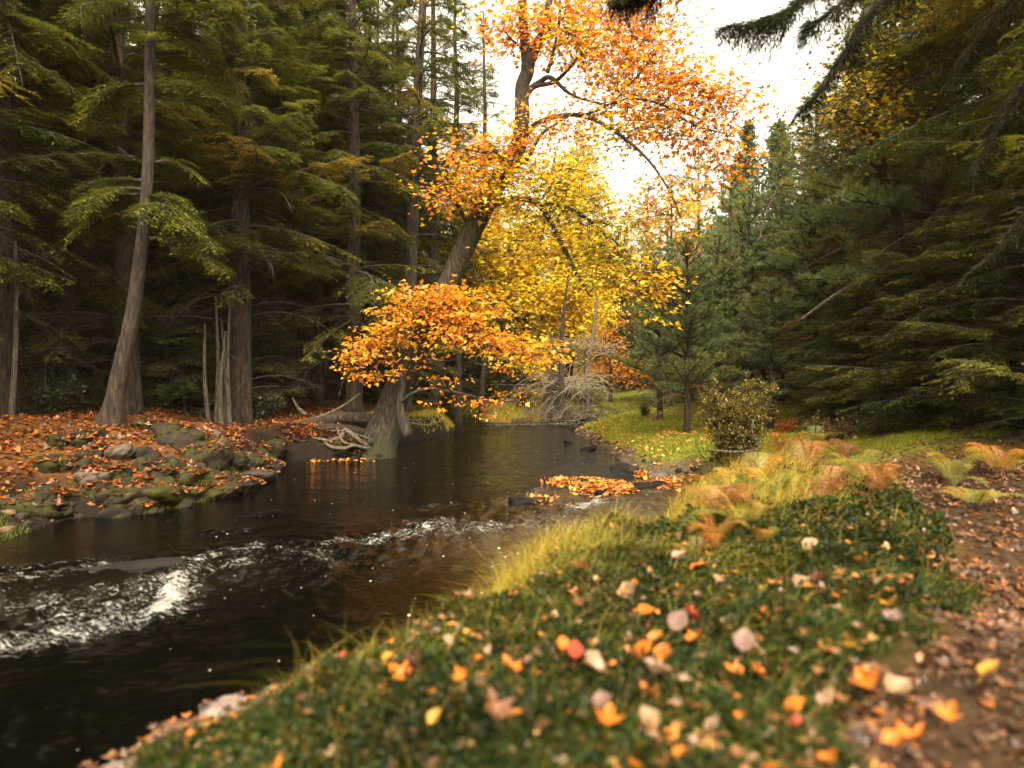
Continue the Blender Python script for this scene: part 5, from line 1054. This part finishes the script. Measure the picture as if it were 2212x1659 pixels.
def blades(x, y, z, hgt, wid, tone, rr, lean=.6, K_=5, bias=None):
    n_ = len(x); az = rr.random(n_) * 6.28; le = lean * (.3 + rr.random(n_)); s = np.linspace(0, 1, K_)[None, :, None]
    dxy = np.c_[np.cos(az), np.sin(az), np.zeros(n_)]
    if bias is not None: dxy = norm(dxy + np.asarray(bias))
    pt = np.c_[x, y, z][:, None] + hgt[:, None, None] * (np.array([0, 0, 1.]) * (s - .35 * le[:, None, None] * s ** 2) + dxy[:, None] * (le[:, None, None] * s ** 1.8))
    sd_ = np.c_[-np.sin(az + .7), np.cos(az + .7), np.zeros(n_)][:, None] * wid[:, None, None] * (1 - .9 * s) * .5
    V = np.stack([pt - sd_, pt + sd_], 2); i = np.arange(n_ * K_ * 2).reshape(n_, K_, 2)
    q = np.stack([i[:, :-1, 0], i[:, :-1, 1], i[:, 1:, 1], i[:, 1:, 0]], -1).reshape(-1, 4)
    return V.reshape(-1, 3), [q], np.repeat(tone, K_ * 2, 0)
so = Soup()
weed('thin tuft of pale grass by the small pale stone at the near waterline', 560, 3.25, 26, .16, [(.3, .26, .1, 2), (.15, .16, .04, 2)], 1901, .3, .004)
weed('leafy sprig standing over the water left of the golden grass edge', 860, 3.9, 18, .22, [(.12, .14, .02, 3), (.3, .15, .02, 1)], 1902, .8, .014)
weed('taller leafy sprig near the water right of the first sprig', 925, 3.9, 14, .26, [(.12, .15, .02, 3)], 1903, .7, .012)
weed('bronze grass tuft at the edge of the bank above the foam line', 800, 3.5, 40, .14, [(.35, .16, .03, 3), (.25, .2, .03, 1)], 1904, 1.1, .006)
# yellowed grass along the near water's edge, sparser inland
x, y = scatter(150000, 1.6, 11, 480, 2100); d_ = chan_dist(x, y)
den = 1.5 * np.exp(-((d_ - .4) / .8) ** 2) * sstep(2.8, 4.2, y) + .06 + .7 * sstep(4.2, 6, y) + .10 * (fbm(x * 1.9, y * 1.9, 89) > .58); k_ = in_near(x, y) & (d_ > .02) & (r.random(len(x)) < den * .6); x, y, d_ = x[k_], y[k_], d_[k_]
n_ = len(x); z = height(x, y, d_); yl_ = np.clip(np.exp(-(d_ / 1.2) ** 2) * sstep(2.6, 4.0, y) + .6 * sstep(4.5, 6.2, y) + .3 * (fbm(x * 1.9, y * 1.9, 90) - .3), 0, 1)
tone = pick(r, [(.40, .27, .035, 3), (.25, .23, .025, 3), (.45, .30, .07, 2)], n_) * yl_[:, None] + pick(r, [(.05, .075, .010, 3), (.09, .11, .015, 2), (.28, .22, .04, .8)], n_) * (1 - yl_[:, None])
hh = .04 + (.06 + .20 * yl_) * r.random(n_) * (.5 + fbm(x * 4, y * 4, 91)); V, fs, c = blades(x, y, z, hh, .0028 + .0007 * y, tone, r, 1.3); so.add(V, fs, c)
x, y = scatter(3600, 1.7, 6.5, 600, 2080); d_ = chan_dist(x, y); k_ = in_near(x, y) & (d_ > .1) & (r.random(len(x)) < .25 + .75 * (fbm(x * 2.2, y * 2.2, 93) > .5)); x, y, d_ = x[k_], y[k_], d_[k_]; n_ = len(x); z = height(x, y, d_)
V, fs, c = blades(x, y, z, .10 + .17 * r.random(n_), .0022 + .0007 * y, pick(r, [(.34, .24, .05, 3), (.16, .18, .02, 3), (.30, .13, .03, 1), (.10, .12, .015, 2)], n_), r, 1.5, 6); so.add(V, fs, c)
obj('bank_grass', so.mesh('bank_grass'), M_GRASS, kind='stuff', label='long yellowed grass arching over the edge of the near bank', category='grass')
# meadow and far banks
so = Soup()
x = r.uniform(1.5, 13, 300000); y = 8.3 + 24 * r.random(300000) ** 1.2; d_ = chan_dist(x, y); k_ = (d_ > .12 + .45 * fbm(x * 2, y * 2, 5)) & (x < 8.6 + 2 * fbm(x, y, 6) + (y - 14) * .22) & ~(in_near(x, y) & (y < 10.5)) & (np.abs((x / y) * F + 1106 - 1106) < 1250)
under = np.exp(-(((x - 4.3) / 1.0) ** 2 + ((y - 15.4) / .7) ** 2)); k_ &= r.random(len(x)) > under * .95
x, y, d_ = x[k_], y[k_], d_[k_]; n_ = len(x); z = height(x, y, d_)
tone = pick(r, [(.22, .25, .02, 4), (.30, .29, .03, 3), (.14, .18, .018, 2), (.42, .33, .04, 1)], n_) * (.7 + .6 * fbm(x * .8, y * .8, 66))[:, None]
V, fs, c = blades(x, y, z, .035 + .06 * r.random(n_) + .12 * sstep(23, 27, y), .005 + .0006 * y, tone, r, .6, 3); so.add(V, fs, c)
x = r.uniform(-4.5, 3.5, 60000); y = r.uniform(16, 40, 60000); d_ = chan_dist(x, y); k_ = (d_ > .05) & ((y > 26) | ((d_ < 1.6) & (x > -3.6) & (y > 16.5) & (x < 0)))
x, y, d_ = x[k_], y[k_], d_[k_]; n_ = len(x); z = height(x, y, d_)
tone = pick(r, [(.36, .32, .035, 3), (.46, .35, .04, 2), (.22, .25, .025, 2), (.5, .26, .03, 1)], n_)  # far-bank blades coloured brighter, painting in sunlight that doesn't reach them
V, fs, c = blades(x, y, z, .06 + .12 * r.random(n_), .005 + .0006 * y, tone, r, .8, 3); so.add(V, fs, c)
obj('meadow_grass', so.mesh('meadow_grass'), M_GRASS, kind='stuff', label='short green grass of the meadow and the grassy far banks', category='grass')
# moss tufts and ferny bits along the left waterline
so = Soup(); x = r.uniform(-6, -3.6, 26000); y = r.uniform(6.4, 11.5, 26000); d_ = chan_dist(x, y); k_ = (d_ > .0) & (d_ < .75) & (fbm(x * 2.2, y * 2.2, 15) > .44); x, y, d_ = x[k_], y[k_], d_[k_]; n_ = len(x); z = height(x, y, d_)
V, fs, c = blades(x, y, z, .03 + .07 * r.random(n_), .007 + 0 * y, pick(r, [(.13, .15, .02, 3), (.2, .19, .02, 2), (.08, .1, .015, 2)], n_), r, 1.1, 3); so.add(V, fs, c)
obj('bank_moss', so.mesh('bank_moss'), M_GRASS, kind='stuff', label='yellow-green moss and tufts over the stones of the left waterline', category='moss')

# ------------------------------------------------------------------ leaf litter
LIT = [(.25, .065, .009, 4), (.33, .10, .012, 2), (.14, .038, .010, 5), (.40, .19, .025, .2), (.07, .030, .013, 4)]
PLIT = [(.10, .044, .020, 4), (.16, .072, .034, 3), (.30, .095, .015, 1.6), (.05, .025, .012, 5), (.26, .15, .09, .6)]
def litter(x, y, size, pal, rr, tilt=.45, dz=.01, kind='lobe3', boost=1):
    n_ = len(x); z = height(x, y) + dz * rr.random(n_); az = rr.random(n_) * 6.28
    V, fs, K_ = leaves(np.c_[x, y, z], np.c_[np.cos(az), np.sin(az), .35 * (rr.random(n_) - .3)], rr.normal(size=(n_, 3)) * tilt + [0, 0, 1], size, kind, .8 + .4 * rr.random(n_), .15 * rr.random() + .1, .3 * rr.random(n_))
    return V, fs, np.repeat(pick(rr, pal, n_), K_, 0)
so = Soup()
x = r.uniform(-16, -1.8, 75000); y = 5 + 25 * r.random(75000) ** 1.3; d_ = chan_dist(x, y); k_ = (d_ > .25 + 1.0 * (fbm(x * 2.4, y * 2.4, 33) - .35)) & (np.abs(x / y) < .85) & ~((x > -3.6) & (y > 17) & (r.random(len(x)) < .8)); x, y = x[k_], y[k_]
so.add(*litter(x, y, .03 + .075 * r.random(len(x)), LIT, r, .6, .03))
x = r.uniform(2, 9, 14000); y = r.uniform(9.5, 27, 14000); d_ = chan_dist(x, y); un = np.exp(-(((x - 4.5) / 1.6) ** 2 + ((y - 15.0) / .9) ** 2)) + .35 * np.exp(-((d_ - .5) / .5) ** 2); k_ = (d_ > .15) & (r.random(len(x)) < un + .17); x, y = x[k_], y[k_]
so.add(*litter(x, y, .045 + .045 * r.random(len(x)), [(.50, .20, .03, 3), (.5, .33, .08, 2), (.35, .13, .03, 2)], r, .4, .06))
x = r.uniform(-3, 4, 5000); y = r.uniform(24.5, 36, 5000); d_ = chan_dist(x, y); k_ = (d_ > .1) & (r.random(len(x)) < .25 + np.exp(-(d_ / .5) ** 2)); so.add(*litter(x[k_], y[k_], .06 + .05 * r.random(k_.sum()), LIT, r, .4, .08))
obj('leaf_litter', so.mesh('leaf_litter'), M_LITTER, kind='stuff', label='orange and brown fallen leaves carpeting the woods floor and meadow', category='leaf litter')
so = Soup()
x, y = scatter(42000, 1.3, 12, 1500, 2300); d_ = chan_dist(x, y); k_ = ~in_near(x + .12, y) & (d_ > .5) & (x < 3 + y * .9) & (y < 8.2) & (r.random(len(x)) < .12 + .9 * sstep(.42, .58, fbm(x * 3, y * 3, 27)) + sstep(4.5, 6, y)); x, y = x[k_], y[k_]; so.add(*litter(x, y, .015 + .035 * r.random(len(x)) ** 1.5, PLIT, r, .5, .02))
obj('path_litter', so.mesh('path_litter'), M_LITTER, kind='stuff', label='dry brown and pinkish leaves trodden over the path at the right', category='leaf litter')
so = Soup()
x, y = scatter(16000, 1.5, 11, 400, 2050); d_ = chan_dist(x, y); k_ = in_near(x, y) & (d_ > .05) & (r.random(len(x)) < .25 + .35 * (fbm(x * 1.5, y * 1.5, 12) > .5)); x, y = x[k_], y[k_]
so.add(*litter(x, y, .02 + .03 * r.random(len(x)), [(.42, .14, .02, 3), (.32, .17, .04, 1.2), (.30, .18, .12, .7), (.2, .08, .03, 3)], r, .6, .05))
x = r.uniform(-1.7, -.6, 700); y = r.uniform(2.2, 3.8, 700); d_ = chan_dist(x, y); k_ = (d_ > 0) & (d_ < .5); so.add(*litter(x[k_], y[k_], .03 + .03 * r.random(k_.sum()), PLIT, r, .5, .03))
obj('bank_litter', so.mesh('bank_litter'), M_LITTER, kind='stuff', label='small scattered leaves caught in the plants of the near bank', category='leaf litter')
# leaves lying over the stones of the left bank
so = Soup()
for loc, sx, sy, sz in RK:
    nearr = loc[1] < 4
    if not (nearr or (loc[0] < -2.5 and loc[1] > 6 and loc[2] > .02)): continue
    n_ = int(120 * sx * 3); az = r.random(n_) * 6.28; q_ = np.sqrt(r.random(n_)) * .95; x = loc[0] + sx * q_ * np.cos(az); y = loc[1] + sy * q_ * np.sin(az); z = loc[2] + sz * .62 * (1 - q_ ** 2) ** .5 + .01
    z = np.maximum(z, height(x, y) + .01); sel = r.random(n_) < .5 * (fbm(x * 4, y * 4, 7) > .36) + .25; x, y, z = x[sel], y[sel], z[sel]; n_ = len(x)
    V, fs, K_ = leaves(np.c_[x, y, z], np.c_[r.normal(size=(n_, 2)), np.zeros(n_)], r.normal(size=(n_, 3)) * .4 + [0, 0, 1], (.02 if nearr else .05) + (.03 if nearr else .05) * r.random(n_), 'lobe3', 1, .2, .3); so.add(V, fs, np.repeat(pick(r, PLIT if nearr else LIT, n_), K_, 0))
obj('stone_litter', so.mesh('stone_litter'), M_LITTER, kind='stuff', label='orange leaves settled over the stones of the left bank', category='leaf litter')
# heaps of wet leaves stranded in the shallows
def heap(label, pts, n_, seed, h=.06):
    rr = rs(seed); c = np.array([G0(*p) for p in pts]); k_ = rr.integers(0, len(c), n_); x = c[k_, 0] + rr.normal(size=n_) * .13; y = c[k_, 1] + rr.normal(size=n_) * .22
    z = h * np.exp(-((x - c[k_, 0]) ** 2 / .03 + (y - c[k_, 1]) ** 2 / .1)) * rr.random(n_) + .01; az = rr.random(n_) * 6.28
    V, fs, K_ = leaves(np.c_[x, y, z], np.c_[np.cos(az), np.sin(az), .3 * (rr.random(n_) - .5)], rr.normal(size=(n_, 3)) * .5 + [0, 0, 1], .05 + .04 * rr.random(n_), 'maple', 1, .2, .4)
    o = obj('leaf_heap', mesh('leaf_heap', V, fs, np.repeat(pick(rr, [(.62, .22, .03, 4), (.42, .14, .03, 3), (.7, .33, .05, 2), (.2, .08, .03, 2)], n_), K_, 0)), M_LITTER, None, label=label, category='leaf heap')
h1 = heap('long heap of wet orange leaves stranded in the shallows below the gravel bar', [(1215, 1043), (1240, 1045), (1265, 1046), (1290, 1046), (1310, 1050), (1330, 1052), (1285, 1062), (1345, 1058)], 1100, 601, .10)
h2 = heap('small heap of orange leaves in the riffle right of the long one', [(1435, 1046), (1445, 1052), (1440, 1040)], 160, 602)
h3 = heap('string of orange leaves washed along the inlet shore', [(1500, 1036), (1530, 1036), (1560, 1037), (1490, 1030), (1585, 1038), (1400, 1026), (1420, 1028)], 520, 603)
h4 = heap('thin line of floating leaves at the foot of the leaning maple', [(690, 995), (720, 994), (760, 993), (790, 993)], 70, 604, .02)
h5 = heap('few leaves caught on the stone in mid stream', [(1160, 1082), (1172, 1084)], 40, 605, .08)

# ------------------------------------------------------------------ single fallen leaves near the photographer
def near_leaf_mesh(seed, kind, curl, fold):
    rr = rs(seed); n = 7; T = TEMPL['maple' if kind == 'maple' else 'oval']
    half = T[(T[:, 0] >= 0)]; half = half[np.argsort(half[:, 1])] if kind != 'maple' else T[:10]
    V = []; Fc = []
    m_ = len(half)
    spine = np.linspace(0, half[-1, 1], m_)
    for sg in (1, -1):
        off = len(V)
        for (hx, hy), sy in zip(half, spine): V.append((0, sy)); V.append((hx * .5 * sg, (hy + sy) / 2)); V.append((hx * sg, hy))
        for i_ in range(m_ - 1):
            for j_ in (0, 1): a = off + i_ * 3 + j_; Fc.append((a, a + 1, a + 4, a + 3) if sg > 0 else (a + 3, a + 4, a + 1, a))
    V = np.array(V); x, y = V[:, 0], V[:, 1]
    z = fold * np.abs(x) + curl * (y - .45) ** 2 + curl * .8 * x * x + .08 * np.sin(x * 9 + seed) * np.sin(y * 7 + seed * 2) 
    stem = tubes(np.array([[0, 0, z[0]], [.02, -.2, .02], [.05, -.42, .06]])[None], np.array([[.012, .012, .01]]), 4)
    so = Soup(); so.add(np.c_[x, y, z], [np.array(Fc)], 1); so.add(stem[0], stem[1], .6)
    return so
def fleafmat(name, c1, c2, tr=.2):
    m, nt, o, L = newmat(name); tc = nt.nodes.new('ShaderNodeTexCoord'); n_ = noise(nt, 5, 4, .6, tc.outputs['Object'])
    c = ramp(nt, n_.outputs[0], [(.35, c1), (.65, c2)]).outputs[0]
    d = nt.nodes.new('ShaderNodeBsdfPrincipled'); d.inputs['Roughness'].default_value = .55; d.inputs['Specular IOR Level'].default_value = .35; t = nt.nodes.new('ShaderNodeBsdfTranslucent'); L(c, d.inputs['Base Color']); L(c, t.inputs[0])
    ms = nt.nodes.new('ShaderNodeMixShader'); ms.inputs[0].default_value = tr; L(d.outputs[0], ms.inputs[1]); L(t.outputs[0], ms.inputs[2]); L(ms.outputs[0], o.inputs['Surface']); return m
LC = {'orange': ((0.377, 0.080, 0.007), (0.492, 0.160, 0.012)), 'yellow': ((0.328, 0.144, 0.014), (0.426, 0.224, 0.020)), 'pale pink': ((0.262, 0.144, 0.088), (0.377, 0.232, 0.150)), 'beige': ((0.173, 0.104, 0.051), (0.283, 0.179, 0.092)), 'red': ((0.262, 0.028, 0.014), (0.369, 0.072, 0.034)),
      'brown': ((0.098, 0.036, 0.014), (0.180, 0.072, 0.024)), 'maroon': ((0.057, 0.013, 0.010), (0.115, 0.032, 0.020)), 'mauve': ((0.139, 0.080, 0.065), (0.221, 0.136, 0.102))}
LMt = {k: fleafmat(k.replace(' ', '_') + '_leaf', *v) for k, v in LC.items()}
LMESH = {}
for c_ in LC:
    for q_, (kd, cu, fo_) in enumerate((('oval', .9, .55), ('maple', .7, .4), ('oval', -.9, .35))):
        me = near_leaf_mesh(700 + q_ * 7 + len(c_), kd, cu, fo_).mesh('fallen_leaf', True); me.materials.append(LMt[c_]); LMESH[c_, q_] = me
HL = [('beige', 1366, 1330, 62, 0, 'big rounded beige leaf alone on the green, upper left of the near bank'), ('pale pink', 1297, 1480, 62, 0, 'upright pale pink leaf beside the little red one'), ('red', 1240, 1462, 50, 0, 'rosy red leaf left of the upright pale pink one'), ('orange', 1215, 1440, 36, 2, 'small curled orange leaf just above the rosy red one'),
 ('mauve', 1452, 1400, 56, 0, 'mauve brown leaf in the cluster at the centre of the near bank'), ('red', 1502, 1372, 56, 1, 'rust red leaf on top of the central cluster'), ('orange', 1492, 1412, 50, 1, 'peach orange leaf at the right of the central cluster'), ('orange', 1382, 1338, 46, 2, 'folded bright orange leaf left of the central cluster'),
 ('orange', 1402, 1415, 40, 0, 'orange leaf below the folded bright one'), ('orange', 1372, 1450, 66, 2, 'long curved orange leaf under the central cluster'), ('beige', 1572, 1378, 42, 0, 'heart-shaped beige leaf right of the central cluster'), ('orange', 1655, 1372, 26, 0, 'small round orange leaf right of the heart-shaped beige one'),
 ('orange', 1425, 1485, 50, 0, 'vivid orange leaf in the middle of the lower bank'), ('pale pink', 1445, 1510, 70, 0, 'long pale leaf under the vivid orange one'), ('mauve', 1378, 1518, 54, 0, 'greyish leaf left of the long pale leaf'), ('orange', 1412, 1545, 58, 1, 'orange leaf beneath the greyish and the long pale leaves'),
 ('mauve', 1602, 1448, 66, 0, 'dusky upright leaf in the right middle of the bank'), ('orange', 1600, 1500, 52, 1, 'yellow-orange leaf under the dusky upright one'), ('orange', 1645, 1492, 52, 1, 'round ochre leaf right of the yellow-orange one'), ('beige', 1660, 1450, 56, 2, 'narrow cream leaf slanting above the round ochre one'),
 ('orange', 1890, 1520, 84, 1, 'large orange leaf standing up at the edge of the path'), ('beige', 1915, 1545, 70, 0, 'big beige leaf overlapping the large orange one'), ('beige', 1775, 1555, 72, 2, 'long beige leaf left of the large orange one'), ('orange', 1310, 1615, 78, 1, 'big orange leaf at the bottom under a curled grey one'),
 ('mauve', 1300, 1580, 74, 0, 'curled grey leaf arching over the big orange one'), ('beige', 1415, 1615, 60, 0, 'cream leaf slanting at the bottom of the bank'), ('pale pink', 1530, 1620, 50, 0, 'pale heart-shaped leaf at the bottom right of the cream one'), ('orange', 1700, 1580, 54, 2, 'folded orange leaf low at the right of the bank'),
 ('orange', 1110, 1500, 60, 1, 'orange leaf on the left shoulder of the near bank'), ('orange', 875, 1500, 60, 1, 'orange leaf next to a dark one on the left of the bank'), ('maroon', 905, 1480, 50, 0, 'dark maroon leaf by the left orange one'), ('yellow', 928, 1612, 44, 0, 'small yellow leaf at the bottom left of the bank'),
 ('brown', 1075, 1622, 86, 1, 'broad brown leaf at the bottom edge of the bank'), ('beige', 845, 1650, 56, 0, 'pale leaf cut by the bottom edge of the photo'), ('maroon', 1760, 1280, 54, 0, 'dark round maroon leaf among grasses in the upper right of the bank'), ('pale pink', 1745, 1200, 46, 2, 'pale slanting leaf above the dark round one'),
 ('beige', 1715, 1290, 50, 0, 'upright beige leaf left of the dark round one'), ('yellow', 1920, 1340, 50, 1, 'yellow leaf near the path in the upper right of the bank'), ('mauve', 1950, 1410, 46, 0, 'greyish upright leaf where the bank meets the path'), ('beige', 1890, 1280, 44, 2, 'small cream leaf above the yellow one near the path'),
 ('orange', 2040, 1590, 60, 1, 'orange leaf flat on the brown path'), ('yellow', 2125, 1510, 60, 0, 'ochre brown leaf near the right edge of the path'), ('orange', 1960, 1650, 80, 1, 'torn orange leaf at the bottom of the path'), ('orange', 1905, 1640, 50, 0, 'orange leaf beside the torn one at the bottom of the path'),
 ('beige', 1545, 1285, 40, 0, 'small pale leaf in the upper middle of the bank'), ('orange', 1490, 1245, 46, 2, 'thin orange leaf at the top of the green bank'), ('pale pink', 1455, 1235, 40, 0, 'pink-white leaf left of the thin orange one'), ('yellow', 1850, 1440, 36, 0, 'small gold leaf in the grass right of the dusky upright one')]
r = rs(800)
PLACED = []
for k, (c_, u, v, pxs, q_, lb) in enumerate(HL):
    h_ = hit(u, v + 8); s_ = pxs / F * h_[1] * (.78 if q_ == 1 else .92); o = bpy.data.objects.new('fallen_leaf', LMESH[c_, q_]); COL.objects.link(o); PLACED.append(h_[:2])
    o.location = (h_[0], h_[1], h_[2] + .05); o.scale = (s_,) * 3; o.rotation_euler = (r.uniform(.1, .9), r.uniform(-.5, .5), r.uniform(-1.6, 1.6)); o['label'] = lb; o['category'] = 'leaf'; o['group'] = 'single fallen leaves on the near bank'
DESC = {'orange': 'orange fallen leaf lying among the low green plants of the near bank', 'yellow': 'small yellow fallen leaf lying on the near bank plants', 'pale pink': 'pale pinkish fallen leaf lying on the near bank plants', 'beige': 'small beige fallen leaf lying on the near bank plants', 'red': 'dull red fallen leaf lying on the near bank plants',
        'brown': 'brown fallen leaf sunk among the near bank plants', 'maroon': 'dark maroon fallen leaf sunk among the near bank plants', 'mauve': 'greyish mauve fallen leaf lying on the near bank plants'}
cs = list(LC); x, y = scatter(2600, 1.55, 9, 620, 2020, 1.0, r); d_ = chan_dist(x, y); k_ = in_near(x, y) & (d_ > .3); x, y = x[k_][:245], y[k_][:245]; z = height(x, y)
for a, b, c in zip(x, y, z):
    if min((p[0] - a) ** 2 + (p[1] - b) ** 2 for p in PLACED) < .004 * b: continue
    PLACED.append((a, b)); c_ = cs[r.choice(8, p=[.24, .06, .15, .17, .08, .15, .06, .09])]
    o = bpy.data.objects.new('fallen_leaf', LMESH[c_, int(r.integers(0, 3))]); COL.objects.link(o)
    o.location = (a, b, c + .03 + .03 * r.random()); o.scale = (r.uniform(.028, .062),) * 3; o.rotation_euler = (r.uniform(-.7, .9), r.uniform(-.7, .7), r.uniform(0, 6.28))
    o['label'] = DESC[c_]; o['category'] = 'leaf'; o['group'] = 'single fallen leaves on the near bank'

# ------------------------------------------------------------------ far woods
def far_woods():
    r = rs(900); fo = Soup(); so = Soup()
    n_ = 150; a = r.uniform(-1.25, 1.25, n_); R = r.uniform(48, 85, n_); x = np.sin(a) * R; y = np.cos(a) * R
    gap = np.abs(a - .14) < .10
    for k in range(n_):
        H = r.uniform(13, 21) * (.62 if gap[k] else 1); 
        if -.05 < a[k] < .32: H = min(H, (10 + 6 * abs(a[k] - .14)) * R[k] / 55)
        z0 = float(height(np.array([x[k]]), np.array([y[k]]))[0]); con = r.random() < .6
        V, fs = tubes(np.array([[x[k], y[k], z0], [x[k], y[k], z0 + H * .95]])[None], np.array([[.25, .05]]), 5); so.add(V, fs, 0)
        m_ = 3600; t = r.random(m_) ** .8; az = r.random(m_) * 6.28
        rad = (3.4 * (1 - t) ** .7 + .2) if con else 3.2 * np.sin(np.clip(t, .05, .98) * math.pi) ** .5
        lay = np.sin(az * 3 + np.floor(t * 14) * 2.4) * .35 + .75
        rr_ = rad * np.sqrt(r.random(m_)) * lay; zz = z0 + 1.2 + (H - 1.2) * t - rr_ * .15 * con + r.normal(size=m_) * .1
        pal = [(.055, .085, .025, 3), (.08, .11, .03, 2)] if con else (YELLOW + PALE if r.random() < .55 else OLIVE)
        V, fs, K_ = leaves(np.c_[x[k] + rr_ * np.cos(az), y[k] + rr_ * np.sin(az), zz], r.normal(size=(m_, 3)) + [0, 0, -.2], r.normal(size=(m_, 3)) * .6 + [0, 0, 1], .42 * (.5 + r.random(m_)), 'dia', .4 if con else .8, .1)
        fo.add(V, fs, np.repeat(pick(r, pal, m_), K_, 0))
    w_ = obj('far_woods', fo.mesh('far_woods'), M_LEAF, kind='stuff', label='mixed conifers and yellow trees of the woods far behind the stream', category='woods')
    obj('trunks', so.mesh('far_trunks'), M_BARK, w_)
far_woods()

# ------------------------------------------------------------------ haze
HAZE = 0.0003
if HAZE:
    bx = np.array([(-220, -60), (220, -60), (220, 220), (-220, 220)])
    V = [(a, b, -3) for a, b in bx] + [(a, b, 60) for a, b in bx]
    me = mesh('haze', V, [np.array([(3, 2, 1, 0), (4, 5, 6, 7), (0, 1, 5, 4), (1, 2, 6, 5), (2, 3, 7, 6), (3, 0, 4, 7)])])
    m = bpy.data.materials.new('haze_air'); m.use_nodes = True; nt = m.node_tree; nt.nodes.clear(); o = nt.nodes.new('ShaderNodeOutputMaterial')
    pv = nt.nodes.new('ShaderNodeVolumePrincipled'); pv.inputs['Density'].default_value = HAZE; pv.inputs['Color'].default_value = (.97, .84, .58, 1); pv.inputs['Anisotropy'].default_value = .2
    nt.links.new(pv.outputs[0], o.inputs['Volume'])
    obj('haze', me, m, kind='stuff', label='pale warm mist thickening toward the far end of the stream', category='haze')
